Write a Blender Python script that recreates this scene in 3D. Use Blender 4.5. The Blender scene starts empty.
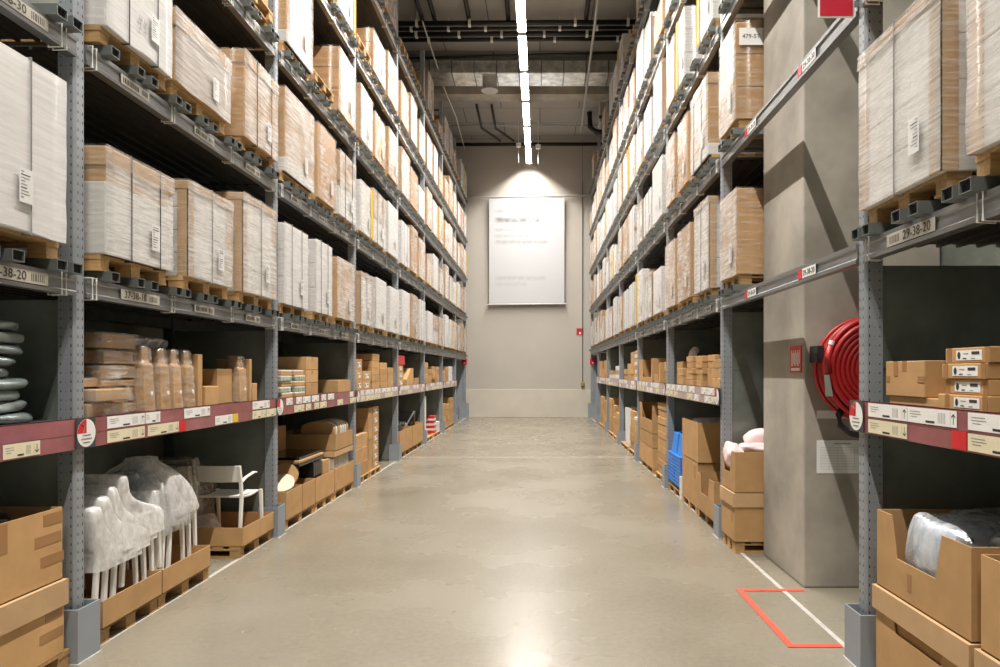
import bpy, bmesh, math, random
from mathutils import Vector, Matrix, noise
C = bpy.context.scene.collection
PI = math.pi
F, EYE = 684.0, 1.6            # focal length in pixels of the 1000 px frame, eye height
XL, XR = 2.57, 1.76            # distance of the rack fronts left and right of the camera axis
POST0, PITCH, NB = 3.8, 2.85, 7
DEPTH = 1.08
def posty(k): return POST0 + PITCH * (k - 1)      # post before bay k (bay 0 .. 7)
LEV = {'L': [2.02, 3.34, 4.65, 5.95, 7.34], 'R': [2.20, 3.57, 4.88, 6.20, 7.60]}
SHELF = {'L': (1.175, 1.345), 'R': (1.275, 1.445)}
SGN = {'L': -1, 'R': 1}
def X(side, v): return -(XL + v) if side == 'L' else XR + v
ORD = ['zeroth', 'first', 'second', 'third', 'fourth', 'fifth', 'sixth', 'seventh', 'eighth', 'ninth', 'tenth', 'eleventh', 'twelfth']
SIDE = {'L': 'left', 'R': 'right'}
BAY = lambda k: ORD[k + 1] + ' bay'

# ------------------------------------------------------------------ materials
M = {}
def nt(name):
    m = bpy.data.materials.new(name); m.use_nodes = True
    n = m.node_tree; n.nodes.clear()
    out = n.nodes.new('ShaderNodeOutputMaterial')
    return m, n, out
def N(n, t, **kw):
    x = n.nodes.new(t)
    for k, v in kw.items():
        if k.startswith('i_'): x.inputs[k[2:].replace('_', ' ')].default_value = v
        else: setattr(x, k, v)
    return x
def ramp(n, fac, stops):
    r = N(n, 'ShaderNodeValToRGB'); cr = r.color_ramp
    while len(cr.elements) > 1: cr.elements.remove(cr.elements[-1])
    cr.elements[0].position, cr.elements[0].color = stops[0][0], (*stops[0][1], 1)
    for p, c in stops[1:]:
        e = cr.elements.new(p); e.color = (*c, 1)
    n.links.new(fac, r.inputs['Fac']); return r
def coords(n, scale=(1, 1, 1), rot=(0, 0, 0), rnd=True, world=False):
    tc = N(n, 'ShaderNodeTexCoord'); mp = N(n, 'ShaderNodeMapping')
    mp.inputs['Scale'].default_value = scale; mp.inputs['Rotation'].default_value = rot
    if world:
        g = N(n, 'ShaderNodeNewGeometry'); n.links.new(g.outputs['Position'], mp.inputs['Vector'])
    elif rnd:
        oi = N(n, 'ShaderNodeObjectInfo'); ad = N(n, 'ShaderNodeVectorMath', operation='MULTIPLY_ADD')
        n.links.new(oi.outputs['Random'], ad.inputs[0]); ad.inputs[1].default_value = (37, 53, 71)
        n.links.new(tc.outputs['Object'], ad.inputs[2]); n.links.new(ad.outputs[0], mp.inputs['Vector'])
    else: n.links.new(tc.outputs['Object'], mp.inputs['Vector'])
    return mp.outputs['Vector']
def basic(name, col, rough=.6, metal=0, var=.12, nscale=6, stretch=(1, 1, 1), bump=0, spec=.5, coat=0, hue=0, world=False, emis=None, objvar=0):
    m, n, out = nt(name)
    b = N(n, 'ShaderNodeBsdfPrincipled'); n.links.new(b.outputs[0], out.inputs[0])
    b.inputs['Roughness'].default_value = rough; b.inputs['Metallic'].default_value = metal
    b.inputs['Specular IOR Level'].default_value = spec; b.inputs['Coat Weight'].default_value = coat
    v = coords(n, stretch, world=world)
    t = N(n, 'ShaderNodeTexNoise', i_Scale=nscale, i_Detail=4, i_Roughness=.6); n.links.new(v, t.inputs['Vector'])
    lo = tuple(max(0, c * (1 - var)) for c in col); hi = tuple(min(1, c * (1 + var)) for c in col)
    r = ramp(n, t.outputs['Fac'], [(.3, lo), (.7, hi)])
    cout = r.outputs['Color']
    if objvar:
        oi = N(n, 'ShaderNodeObjectInfo'); mr = N(n, 'ShaderNodeMapRange')
        mr.inputs['To Min'].default_value = 1 - objvar; mr.inputs['To Max'].default_value = 1 + objvar
        n.links.new(oi.outputs['Random'], mr.inputs['Value'])
        hs = N(n, 'ShaderNodeHueSaturation'); n.links.new(mr.outputs[0], hs.inputs['Value']); n.links.new(cout, hs.inputs['Color'])
        cout = hs.outputs['Color']
    n.links.new(cout, b.inputs['Base Color'])
    if bump:
        bp = N(n, 'ShaderNodeBump', i_Strength=bump, i_Distance=.01)
        n.links.new(t.outputs['Fac'], bp.inputs['Height']); n.links.new(bp.outputs[0], b.inputs['Normal'])
    if emis: b.inputs['Emission Color'].default_value = (*emis[0], 1); b.inputs['Emission Strength'].default_value = emis[1]
    M[name] = m; return m
basic('kraft', (.475, .285, .128), .75, var=.10, nscale=5, spec=.25, objvar=.12)
basic('kraft_lid', (.50, .325, .175), .72, var=.08, nscale=4, spec=.25, objvar=.08)
basic('kraft_tape', (.33, .17, .065), .35, var=.08, nscale=5, spec=.5)
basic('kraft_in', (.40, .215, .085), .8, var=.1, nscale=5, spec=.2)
basic('carton_white', (.68, .66, .64), .6, var=.06, nscale=3, spec=.3, objvar=.06)
basic('paper', (.80, .79, .77), .6, var=.03, nscale=9)
basic('cream_paper', (.72, .66, .47), .6, var=.04, nscale=9)
basic('ink', (.03, .03, .03), .6, var=.05)
basic('tag_plate', (.46, .43, .36), .5, var=.08)
basic('label_paper', (.66, .65, .64), .5, var=.05)
basic('ice_textile', (.50, .58, .68), .6, var=.25, nscale=6)
basic('ink_grey', (.25, .24, .23), .6, var=.1)
basic('wood', (.47, .29, .125), .7, var=.25, nscale=9, stretch=(1, 8, 8), spec=.3, objvar=.2)
basic('steel', (.31, .335, .365), .42, metal=.3, var=.10, nscale=4, objvar=.03)
basic('steel_beam', (.22, .225, .23), .34, metal=.6, var=.22, nscale=7, stretch=(1, .25, 4))
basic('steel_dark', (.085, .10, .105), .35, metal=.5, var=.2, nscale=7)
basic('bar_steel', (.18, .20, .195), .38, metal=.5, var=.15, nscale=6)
basic('shade_dark', (.035, .036, .036), .5, metal=.3, var=.2)  # near black standing in for the unlit undersides of the levels
basic('black', (.012, .012, .013), .5, var=.2)
basic('black_gloss', (.015, .016, .018), .18, var=.2)
basic('hole', (.012, .012, .014), .9, var=.1)
basic('strap_black', (.03, .03, .035), .35, var=.1)
basic('tie', (.75, .74, .70), .4, var=.08)
basic('sheet', (.30, .335, .305), .27, metal=.55, var=.35, nscale=1.6, bump=.12)
basic('guard', (.28, .31, .345), .5, metal=.1, var=.06, nscale=3)
basic('white_plastic', (.80, .80, .78), .35, var=.02, nscale=3)
basic('white_chair', (.84, .82, .77), .38, var=.02, nscale=3)
basic('red', (.60, .02, .025), .4, var=.08)
basic('red_hose', (.38, .010, .012), .42, var=.12, nscale=12)
basic('red_sign', (.50, .008, .03), .5, var=.03)
basic('red_tape', (.62, .09, .05), .55, var=.12, nscale=20)
basic('white_tape', (.48, .46, .42), .5, var=.12, nscale=15)
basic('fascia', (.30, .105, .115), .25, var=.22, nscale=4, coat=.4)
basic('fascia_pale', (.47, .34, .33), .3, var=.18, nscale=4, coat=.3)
basic('yellow', (.75, .50, .03), .5, var=.1)
basic('blue', (.02, .22, .70), .35, var=.08, nscale=3)
basic('pink', (.84, .64, .64), .6, var=.08, nscale=9, bump=.8)
basic('teal_bag', (.14, .175, .17), .25, var=.5, nscale=5, bump=.7, coat=.3)
basic('green_print', (.32, .38, .28), .3, var=.8, nscale=22)
basic('navy', (.03, .045, .075), .6, var=.3, nscale=8)
basic('grey_textile', (.20, .21, .22), .8, var=.2, nscale=10)
basic('cream', (.70, .60, .44), .6, var=.08, nscale=6)
basic('orange_box', (.55, .20, .04), .6, var=.1)
basic('duct', (.72, .72, .70), .32, metal=.85, var=.35, nscale=5, bump=.5)
basic('pipe_grey', (.42, .41, .39), .4, var=.08)
basic('brass', (.55, .40, .12), .35, metal=.8)
basic('lamp_body', (.75, .75, .75), .4, var=.02)
basic('tube_glow', (1, 1, 1), .5, emis=((1, .955, .90), 22), var=0)
basic('plinth', (.57, .53, .455), .7, var=.06, nscale=1.2, world=True)
basic('wallpaint', (.46, .43, .385), .75, var=.035, nscale=.8, world=True)
basic('concrete', (.34, .308, .26), .8, var=.32, nscale=1.4, bump=.3, world=True)

def ceiling_mat():
    m, n, out = nt('ceiling_concrete'); b = N(n, 'ShaderNodeBsdfPrincipled', i_Roughness=.85); n.links.new(b.outputs[0], out.inputs[0])
    br = N(n, 'ShaderNodeTexBrick', i_Scale=1, i_Mortar_Size=.012, i_Brick_Width=2.4, i_Row_Height=1.25)
    br.inputs['Color1'].default_value = (.36, .34, .31, 1); br.inputs['Color2'].default_value = (.31, .295, .27, 1); br.inputs['Mortar'].default_value = (.09, .085, .08, 1)
    n.links.new(coords(n, world=True), br.inputs['Vector']); n.links.new(br.outputs['Color'], b.inputs['Base Color']); M['ceiling'] = m
ceiling_mat()
def floor_mat():
    m, n, out = nt('polished_concrete'); b = N(n, 'ShaderNodeBsdfPrincipled'); n.links.new(b.outputs[0], out.inputs[0])
    v = coords(n, world=True)
    t = N(n, 'ShaderNodeTexNoise', i_Scale=.8, i_Detail=4, i_Roughness=.5); n.links.new(v, t.inputs['Vector'])
    r = ramp(n, t.outputs['Fac'], [(.2, (.195, .17, .125)), (.5, (.235, .21, .162)), (.8, (.275, .25, .20))])
    t2 = N(n, 'ShaderNodeTexNoise', i_Scale=26, i_Detail=5, i_Roughness=.7); n.links.new(v, t2.inputs['Vector'])
    mx = N(n, 'ShaderNodeMix', data_type='RGBA', blend_type='OVERLAY'); mx.inputs['Factor'].default_value = .28
    n.links.new(r.outputs['Color'], mx.inputs[6]); n.links.new(t2.outputs['Fac'], mx.inputs[7])
    # a pale joint across the aisle
    s = N(n, 'ShaderNodeSeparateXYZ'); n.links.new(v, s.inputs[0])
    a = N(n, 'ShaderNodeMath', operation='SUBTRACT'); a.inputs[1].default_value = 12.85; n.links.new(s.outputs['Y'], a.inputs[0])
    a2 = N(n, 'ShaderNodeMath', operation='ABSOLUTE'); n.links.new(a.outputs[0], a2.inputs[0])
    a3 = N(n, 'ShaderNodeMath', operation='LESS_THAN'); a3.inputs[1].default_value = .05; n.links.new(a2.outputs[0], a3.inputs[0])
    a4 = N(n, 'ShaderNodeMath', operation='MULTIPLY'); a4.inputs[1].default_value = .5; n.links.new(a3.outputs[0], a4.inputs[0])
    m2 = N(n, 'ShaderNodeMix', data_type='RGBA'); m2.inputs[7].default_value = (.50, .45, .36, 1)
    n.links.new(a4.outputs[0], m2.inputs[0]); n.links.new(mx.outputs[2], m2.inputs[6]); n.links.new(m2.outputs[2], b.inputs['Base Color'])
    rr = N(n, 'ShaderNodeMapRange'); rr.inputs['From Min'].default_value = .3; rr.inputs['From Max'].default_value = .7
    rr.inputs['To Min'].default_value = .23; rr.inputs['To Max'].default_value = .31
    n.links.new(t.outputs['Fac'], rr.inputs['Value']); n.links.new(rr.outputs[0], b.inputs['Roughness'])
    b.inputs['Specular IOR Level'].default_value = .6
    M['floor'] = m
floor_mat()
def film(name, col, cover, streak, rot, rough=.22, lo=.38, hi=.66, gl=.25, bump=.5, patchy=0):
    """clear plastic film: see-through with whitish stretched streaks and a gloss"""
    m, n, out = nt(name)
    v = coords(n, streak, rot)
    t = N(n, 'ShaderNodeTexNoise', i_Scale=5, i_Detail=5, i_Roughness=.62, i_Distortion=.25); n.links.new(v, t.inputs['Vector'])
    mr = N(n, 'ShaderNodeMapRange'); mr.inputs['From Min'].default_value = lo; mr.inputs['From Max'].default_value = hi
    mr.inputs['To Min'].default_value = cover[0]; mr.inputs['To Max'].default_value = cover[1]
    n.links.new(t.outputs['Fac'], mr.inputs['Value'])
    if patchy:
        t3 = N(n, 'ShaderNodeTexNoise', i_Scale=3.2, i_Detail=2); n.links.new(coords(n, (1, 1, 1)), t3.inputs['Vector'])
        m3 = N(n, 'ShaderNodeMapRange'); m3.inputs['From Min'].default_value = .38; m3.inputs['From Max'].default_value = .56; m3.inputs['To Min'].default_value = patchy; m3.inputs['To Max'].default_value = 1
        n.links.new(t3.outputs['Fac'], m3.inputs['Value']); mm = N(n, 'ShaderNodeMath', operation='MULTIPLY'); n.links.new(mr.outputs[0], mm.inputs[0]); n.links.new(m3.outputs[0], mm.inputs[1]); mr = mm
    tr = N(n, 'ShaderNodeBsdfTransparent'); df = N(n, 'ShaderNodeBsdfDiffuse'); df.inputs[0].default_value = (*col, 1)
    tl = N(n, 'ShaderNodeBsdfTranslucent'); tl.inputs[0].default_value = (*col, 1)
    md = N(n, 'ShaderNodeMixShader'); md.inputs[0].default_value = .3; n.links.new(df.outputs[0], md.inputs[1]); n.links.new(tl.outputs[0], md.inputs[2])
    mx = N(n, 'ShaderNodeMixShader'); n.links.new(mr.outputs[0], mx.inputs[0]); n.links.new(tr.outputs[0], mx.inputs[1]); n.links.new(md.outputs[0], mx.inputs[2])
    g = N(n, 'ShaderNodeBsdfGlossy', i_Roughness=rough); bp = N(n, 'ShaderNodeBump', i_Strength=bump, i_Distance=.01)
    n.links.new(t.outputs['Fac'], bp.inputs['Height']); n.links.new(bp.outputs[0], g.inputs['Normal']); n.links.new(bp.outputs[0], df.inputs['Normal'])
    m2 = N(n, 'ShaderNodeMixShader'); m2.inputs[0].default_value = gl
    n.links.new(mx.outputs[0], m2.inputs[1]); n.links.new(g.outputs[0], m2.inputs[2]); n.links.new(m2.outputs[0], out.inputs[0])
    M[name] = m
film('wrap', (.87, .86, .84), (.45, 1.0), (1, 1.0, 14), (.45, 0, 0), gl=.16, bump=.15, patchy=.55)  # whitened for aisle faces, as if lit by the lamps
film('wrap_shaded', (.86, .84, .82), (.0, .45), (1.0, 1, 12), (0, .3, 0), gl=.10, bump=.1, lo=.45, hi=.8)  # same film made clearer on the other faces, standing in for less light
film('sleeve', (.85, .84, .82), (.0, .35), (2, 2, 6), (.3, 0, 0), gl=.16, bump=.6)
film('wrap_dense', (.84, .835, .825), (.80, 1.0), (1, .8, 10), (.25, 0, 0), gl=.12, bump=.12)
film('wrap_thin', (.88, .86, .83), (.12, .85), (1, 1.1, 13), (.7, 0, 0), gl=.2, bump=.2, lo=.35, hi=.62, patchy=.3)
film('wrap_grey', (.72, .70, .68), (.45, 1.0), (1, .9, 13), (.95, 0, 0), gl=.26, bump=.2)
film('bag_milky', (.94, .93, .92), (.45, .90), (3, 3, 2), (0, 0, .3), gl=.08, bump=1.0)
film('bag_clear', (.84, .87, .90), (.12, .75), (2, 2, 1.2), (0, .4, .3), gl=.2, bump=1.0)
film('bag_brown', (.42, .36, .29), (.3, .7), (2, 2, 2), (0, 0, .3), gl=.15, bump=1.0)
def banner_mat():
    """white banner with soft, blurred, unreadable grey lines of writing"""
    m, n, out = nt('banner_print'); b = N(n, 'ShaderNodeBsdfPrincipled', i_Roughness=.6); n.links.new(b.outputs[0], out.inputs[0])
    tc = N(n, 'ShaderNodeTexCoord'); s = N(n, 'ShaderNodeSeparateXYZ'); n.links.new(tc.outputs['Object'], s.inputs[0])
    tn = N(n, 'ShaderNodeTexNoise', i_Scale=7, i_Detail=1); n.links.new(tc.outputs['Object'], tn.inputs['Vector'])
    acc = None
    W_, H_ = 2.64, 3.77
    lines = [(.135, .08, .66, .035, .32), (.215, .08, .68, .05, .55), (.305, .08, .36, .03, .26), (.365, .08, .63, .03, .24), (.42, .08, .78, .03, .30), (.755, .08, .75, .03, .20), (.81, .08, .5, .04, .10)]
    def mth(op, a, bb):
        q = N(n, 'ShaderNodeMath', operation=op)
        for i, z in enumerate((a, bb)):
            if isinstance(z, (int, float)): q.inputs[i].default_value = z
            else: n.links.new(z, q.inputs[i])
        return q.outputs[0]
    def soft(val, a, bb, w):
        o1 = N(n, 'ShaderNodeMapRange', interpolation_type='SMOOTHSTEP'); n.links.new(val, o1.inputs['Value'])
        o1.inputs['From Min'].default_value = a - w; o1.inputs['From Max'].default_value = a + w
        o2 = N(n, 'ShaderNodeMapRange', interpolation_type='SMOOTHSTEP'); n.links.new(val, o2.inputs['Value'])
        o2.inputs['From Min'].default_value = bb - w; o2.inputs['From Max'].default_value = bb + w
        return mth('SUBTRACT', o1.outputs[0], o2.outputs[0])
    for cy, a, e, hh, st in lines:
        zc = H_ / 2 - cy * H_
        mz = soft(s.outputs['Z'], zc - hh * H_ / 2, zc + hh * H_ / 2, .07)
        mxx = soft(s.outputs['X'], -W_ / 2 + a * W_, -W_ / 2 + e * W_, .09)
        q = mth('MULTIPLY', mth('MULTIPLY', mz, mxx), st)
        acc = q if acc is None else mth('ADD', acc, q)
    nn = N(n, 'ShaderNodeMapRange'); nn.inputs['From Min'].default_value = .35; nn.inputs['From Max'].default_value = .65; nn.inputs['To Min'].default_value = .6; nn.inputs['To Max'].default_value = 1.25
    n.links.new(tn.outputs['Fac'], nn.inputs['Value'])
    f = mth('MULTIPLY', acc, nn.outputs[0])
    mx = N(n, 'ShaderNodeMix', data_type='RGBA'); mx.inputs[6].default_value = (.50, .51, .53, 1); mx.inputs[7].default_value = (.06, .06, .06, 1)
    n.links.new(f, mx.inputs[0]); n.links.new(mx.outputs[2], b.inputs['Base Color']); M['banner'] = m
banner_mat()

# ------------------------------------------------------------------ mesh helpers
class MB:
    def __init__(s): s.bm = bmesh.new(); s.mats = []
    def mi(s, m):
        if m not in s.mats: s.mats.append(m)
        return s.mats.index(m)
    def face(s, pts, m):
        f = s.bm.faces.new([s.bm.verts.new(p) for p in pts]); f.material_index = s.mi(m); return f
    def hexa(s, p, m, skip=()):
        v = [s.bm.verts.new(q) for q in p]; k = s.mi(m)
        for i, q in enumerate([(0, 3, 2, 1), (4, 5, 6, 7), (0, 1, 5, 4), (1, 2, 6, 5), (2, 3, 7, 6), (3, 0, 4, 7)]):
            if i in skip: continue
            s.bm.faces.new([v[j] for j in q]).material_index = k
        return s
    def box(s, x0, x1, y0, y1, z0, z1, m, skip=()):
        return s.hexa([(x0, y0, z0), (x1, y0, z0), (x1, y1, z0), (x0, y1, z0), (x0, y0, z1), (x1, y0, z1), (x1, y1, z1), (x0, y1, z1)], m, skip)
    def obox(s, c, size, rot, m):
        R = Matrix.Translation(c) @ rot.to_4x4()
        a, b, h = [q / 2 for q in size]
        return s.hexa([R @ Vector(q) for q in [(-a, -b, -h), (a, -b, -h), (a, b, -h), (-a, b, -h), (-a, -b, h), (a, -b, h), (a, b, h), (-a, b, h)]], m)
    def prism(s, poly, axis, a, b, m):
        """poly: 2D points; axis: extrusion axis 0/1/2 from a to b"""
        def P(q, t):
            if axis == 0: return (t, q[0], q[1])
            if axis == 1: return (q[0], t, q[1])
            return (q[0], q[1], t)
        k = s.mi(m); A = [s.bm.verts.new(P(q, a)) for q in poly]; B = [s.bm.verts.new(P(q, b)) for q in poly]; n = len(poly)
        s.bm.faces.new(A).material_index = k; s.bm.faces.new(B[::-1]).material_index = k
        for i in range(n): s.bm.faces.new((A[i], B[i], B[(i + 1) % n], A[(i + 1) % n])).material_index = k
        return s
    def loft(s, rings, m, cap=True, closed=True):
        k = s.mi(m); R = [[s.bm.verts.new(p) for p in r] for r in rings]; n = len(R[0])
        for a, b in zip(R, R[1:]):
            for i in range(n if closed else n - 1):
                s.bm.faces.new((a[i], a[(i + 1) % n], b[(i + 1) % n], b[i])).material_index = k
        if cap:
            s.bm.faces.new(R[0]).material_index = k; s.bm.faces.new(R[-1][::-1]).material_index = k
        return s
    def tube(s, pts, r, m, n=8, closed=False, rz=None):
        pts = [Vector(p) for p in pts]; rings = []; L = len(pts); up = Vector((0, 0, 1))
        for i, p in enumerate(pts):
            if closed: d = pts[(i + 1) % L] - pts[i - 1]
            else: d = pts[min(i + 1, L - 1)] - pts[max(i - 1, 0)]
            d.normalize(); a = d.cross(up if abs(d.z) < .95 else Vector((0, 1, 0))).normalized(); b = d.cross(a)
            rr = r[i] if isinstance(r, (list, tuple)) else r
            rings.append([p + a * rr * math.cos(2 * PI * j / n) + b * (rz or rr) * math.sin(2 * PI * j / n) for j in range(n)])
        if closed: rings.append(rings[0])
        s.loft(rings, m, cap=not closed)
        if closed: bmesh.ops.remove_doubles(s.bm, verts=s.bm.verts, dist=1e-5)
        return s
    def cyl(s, c, r, h, m, n=20, axis=2, r2=None):
        r2 = r if r2 is None else r2
        def P(t, rr, hh):
            a, b = rr * math.cos(t), rr * math.sin(t)
            return (c[0] + (hh, a, a)[axis], c[1] + (a, hh, b)[axis], c[2] + (b, b, hh)[axis])
        return s.loft([[P(2 * PI * i / n, r, 0) for i in range(n)], [P(2 * PI * i / n, r2, h) for i in range(n)]], m)
    def mesh(s, name, smooth=False):
        bmesh.ops.recalc_face_normals(s.bm, faces=s.bm.faces)
        me = bpy.data.meshes.new(name)
        if smooth:
            for f in s.bm.faces: f.smooth = True
        s.bm.to_mesh(me); s.bm.free()
        for m in s.mats: me.materials.append(M[m])
        return me
    def build(s, name, parent=None, loc=None, smooth=False, bevel=0, subsurf=0):
        return place(s.mesh(name, smooth), name, parent, loc, bevel, subsurf)
def place(me, name, parent=None, loc=None, bevel=0, subsurf=0):
    o = bpy.data.objects.new(name, me); C.objects.link(o)
    if parent: o.parent = parent
    if loc: o.location = loc
    if bevel:
        b = o.modifiers.new('b', 'BEVEL'); b.width = bevel; b.segments = 2; b.limit_method = 'ANGLE'
    if subsurf:
        b = o.modifiers.new('s', 'SUBSURF'); b.levels = b.render_levels = subsurf
    return o
def tag(o, label, cat, group=None, kind=None):
    if label: o['label'] = label
    if cat: o['category'] = cat
    if group: o['group'] = group
    if kind: o['kind'] = kind
    return o
def thing(name, label, cat, loc, group=None, rz=0):
    o = bpy.data.objects.new(name, None); C.objects.link(o); o.location = loc; o.rotation_euler = (0, 0, rz); o.empty_display_size = .1
    return tag(o, label, cat, group)
_fc = {}
def text_mesh(txt, size, mat='ink', extrude=.0004):
    key = (txt, size, mat)
    if key in _fc: return _fc[key]
    cu = bpy.data.curves.new('t', 'FONT'); cu.body = txt; cu.size = size; cu.extrude = extrude; cu.align_x = 'CENTER'; cu.align_y = 'CENTER'
    cu.space_character = 1.05
    o = bpy.data.objects.new('t', cu); C.objects.link(o)
    dg = bpy.context.evaluated_depsgraph_get(); me = bpy.data.meshes.new_from_object(o.evaluated_get(dg))
    bpy.data.objects.remove(o); me.materials.clear(); me.materials.append(M[mat]); _fc[key] = me
    return me
def text_obj(name, txt, size, parent, loc, facing, mat='ink'):
    """facing: 'cam' (towards -y), 'L' (left rack, towards +x), 'R' (right rack, towards -x)"""
    o = place(text_mesh(txt, size, mat), name, parent, loc)
    o.rotation_euler = {'cam': (PI / 2, 0, 0), 'L': (PI / 2, 0, PI / 2), 'R': (PI / 2, 0, -PI / 2)}[facing]
    return o

# ------------------------------------------------------------------ camera
cam = bpy.data.cameras.new('camera'); co = bpy.data.objects.new('camera', cam); C.objects.link(co)
co.location = (0, 0, EYE); co.rotation_euler = (PI / 2, 0, 0)
cam.sensor_width = 36; cam.lens = F / 1000 * 36; cam.shift_x = -.040; cam.shift_y = .0385; cam.clip_end = 100
bpy.context.scene.camera = co

# ------------------------------------------------------------------ setting
WALLY, CEIL = 24.15, 9.8
def structure(o): o['kind'] = 'structure'; return o
structure(MB().box(-6.5, 6.5, -6.5, WALLY + .3, -.2, 0, 'floor').build('floor'))
structure(MB().box(-6.5, 6.5, -6.5, WALLY + .3, CEIL, CEIL + .2, 'ceiling').build('ceiling'))
w = MB().box(-6.5, 6.5, WALLY, WALLY + .3, 0, CEIL, 'wallpaint')
structure(w.build('wall_back'))
structure(MB().box(-6.5, 6.5, WALLY - .04, WALLY, 0, .98, 'plinth').build('baseboard_back', bevel=.008))
structure(MB().box(-3.86, -3.80, -6.5, WALLY, 0, CEIL, 'sheet').build('added_wall_left'))  # added full height in place of the next aisle, to seal light
structure(MB().box(2.98, 3.04, -6.5, WALLY, 0, CEIL, 'sheet').build('added_wall_right'))  # likewise added; only the low part stands for actual back panels
structure(MB().box(-6.5, 6.5, -6.6, -6.5, 0, CEIL, 'wallpaint').build('wall_behind'))
structure(MB().box(1.50, 1.512, WALLY - .012, WALLY, .98, CEIL, 'steel_dark').build('trim_1'))     # joint in the wall cladding
structure(MB().box(-6.5, 6.5, 18.9, 19.45, 9.28, CEIL, 'concrete').build('trim_2'))                 # ceiling beams
structure(MB().box(-6.5, 6.5, 12.6, 13.1, 9.35, CEIL, 'concrete').build('trim_3'))
structure(MB().box(1.955, 2.97, 5.07, 5.99, 0, CEIL, 'concrete').build('trim_4', bevel=.012))       # the pillar
# floor markings
tag(MB().box(-XL - .025, -XL + .008, -2, 23.9, 0, .002, 'white_tape').build('floor_line'), 'thin white floor line along the foot of the left rack', 'floor marking')
tag(MB().box(XR + .005, XR + .038, -2, 23.9, 0, .002, 'white_tape').build('floor_line'), 'thin white floor line along the foot of the right rack', 'floor marking')
t = MB()
for a in [(1.44, 1.93, 4.99, 5.035), (1.44, 1.485, 4.015, 4.99), (1.44, 1.76, 3.97, 4.015)]: t.box(*a, .002, .0045, 'red_tape')
tag(t.build('floor_tape'), 'red tape bracket on the floor in front of the fire hose pillar', 'floor marking')

# banner and its rail
rail = MB().tube([(-2.75, WALLY - .16, 7.71), (1.9, WALLY - .16, 7.80)], .035, 'pipe_grey')
for x in (-2.6, 1.75): rail.box(x - .02, x + .02, WALLY - .16, WALLY, 7.70, 7.80, 'pipe_grey')
tag(rail.build('banner_rail', smooth=False), 'pale horizontal rail on the back wall above the banner', 'rail')
bn = thing('wall_banner', 'large white banner with blurred grey writing on back wall', 'banner', (-.465, WALLY - .16, 3.97))
ban = MB().box(-1.32, 1.32, -.006, .006, -1.885, 1.885, 'banner').build('banner_sheet', bn, (0, 0, 1.885))
ban.rotation_euler = (0, 0, 0)
MB().tube([(-1.40, 0, 0), (1.40, 0, .03)], .028, 'pipe_grey').build('bottom_rod', bn, (0, 0, -.01))
MB().tube([(-1.32, 0, 0), (1.32, 0, .0)], .022, 'pipe_grey').build('top_rod', bn, (0, 0, 3.775))
# small red signs
def red_square(x, y, z, s, label, name='red_sign'):
    o = thing(name, label, 'sign', (x, y, z - s / 2))
    MB().box(-s / 2, s / 2, 0, .012, 0, s, 'red_sign').build('sign_plate', o)
    MB().box(-s * .12, s * .12, -.003, 0, s * .15, s * .45, 'paper').build('pictogram', o)
    return o
red_square(1.41, WALLY - .015, 3.02, .24, 'small red square sign on the back wall right of the banner')
red_square(-2.61, 23.60, 1.95, .20, 'small red sign at the far end of the left rack')
red_square(1.83, 23.60, 1.96, .22, 'small red sign at the far end of the right rack')
# hanging cable with brass end
cb = thing('wall_socket', 'brass socket on a thin vertical conduit on the back wall', 'socket', (1.50, WALLY - .05, 1.10))
MB().tube([(0, .02, .12), (0, .02, 7.2)], .012, 'steel_dark', n=6).build('conduit', cb)
MB().box(-.06, .06, -.04, .05, 0, .14, 'brass').build('socket_body', cb, bevel=.01)

# ------------------------------------------------------------------ ceiling services
def pipe(name, pts, r, mat, label, cat='pipe', clamps=0):
    o = thing(name, label, cat, pts[0])
    p0 = Vector(pts[0])
    MB().tube([Vector(p) - p0 for p in pts], r, mat, n=10).build('pipe_run', o, smooth=True)
    for i in range(clamps):
        a = Vector(pts[0]) .lerp(Vector(pts[-1]), (i + .5) / clamps) - p0
        MB().box(a.x - .03, a.x + .03, a.y - r - .012, a.y + r + .012, a.z - r - .012, a.z + r + .012, 'tie').box(a.x - .006, a.x + .006, a.y - .006, a.y + .006, a.z, CEIL - p0.z, 'tie').build('clamp', o)
    return o
for i, (yy, r) in enumerate([(15.55, .055), (15.8, .04), (16.05, .06), (16.32, .05)]):
    pipe('ceiling_pipe', [(-3.4, yy, 9.52), (2.6, yy, 9.56)], r, 'black', '%s black pipe crossing under the ceiling near the camera, with pale clamps' % ['nearest', 'second', 'third', 'farthest'][i], clamps=(5, 7, 6, 4)[i])
for i, x in enumerate([-2.68, -2.40, -1.62, -.72, 1.05]):
    pipe('ceiling_pipe', [(x, 4, 9.66), (x, 15.4, 9.66), (x, 15.7, 9.60)], .05, 'black', '%s of five black pipes running along the ceiling' % ['leftmost', 'second from left', 'middle', 'second from right', 'rightmost'][i])
pipe('conduit', [(1.13, 8, 9.0), (1.15, 13.6, 9.0), (1.27, 21.2, 9.03)], .028, 'pipe_grey', 'light grey conduit running along the aisle right of the lamps')
pipe('conduit', [(-2.58, 15.0, 9.3), (-2.6, 18.6, 9.3), (-2.52, 20.5, 9.25), (-2.6, 23.6, 9.3)], .014, 'tie', 'thin pale cable running along the ceiling above the left rack', 'cable')
pipe('ceiling_pipe', [(-3.6, 22.05, 9.55), (2.8, 22.05, 9.55)], .025, 'pipe_grey', 'thin grey pipe crossing under the ceiling close to the back wall')
pipe('ceiling_pipe', [(-3.6, 17.25, 9.5), (2.8, 17.0, 9.56)], .035, 'black', 'single black pipe crossing the ceiling above the silver duct')
pipe('ceiling_pipe', [(-3.6, 14.75, 9.72), (2.8, 14.75, 9.72)], .02, 'pipe_grey', 'thin grey pipe crossing the ceiling before the black pipes')
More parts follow.
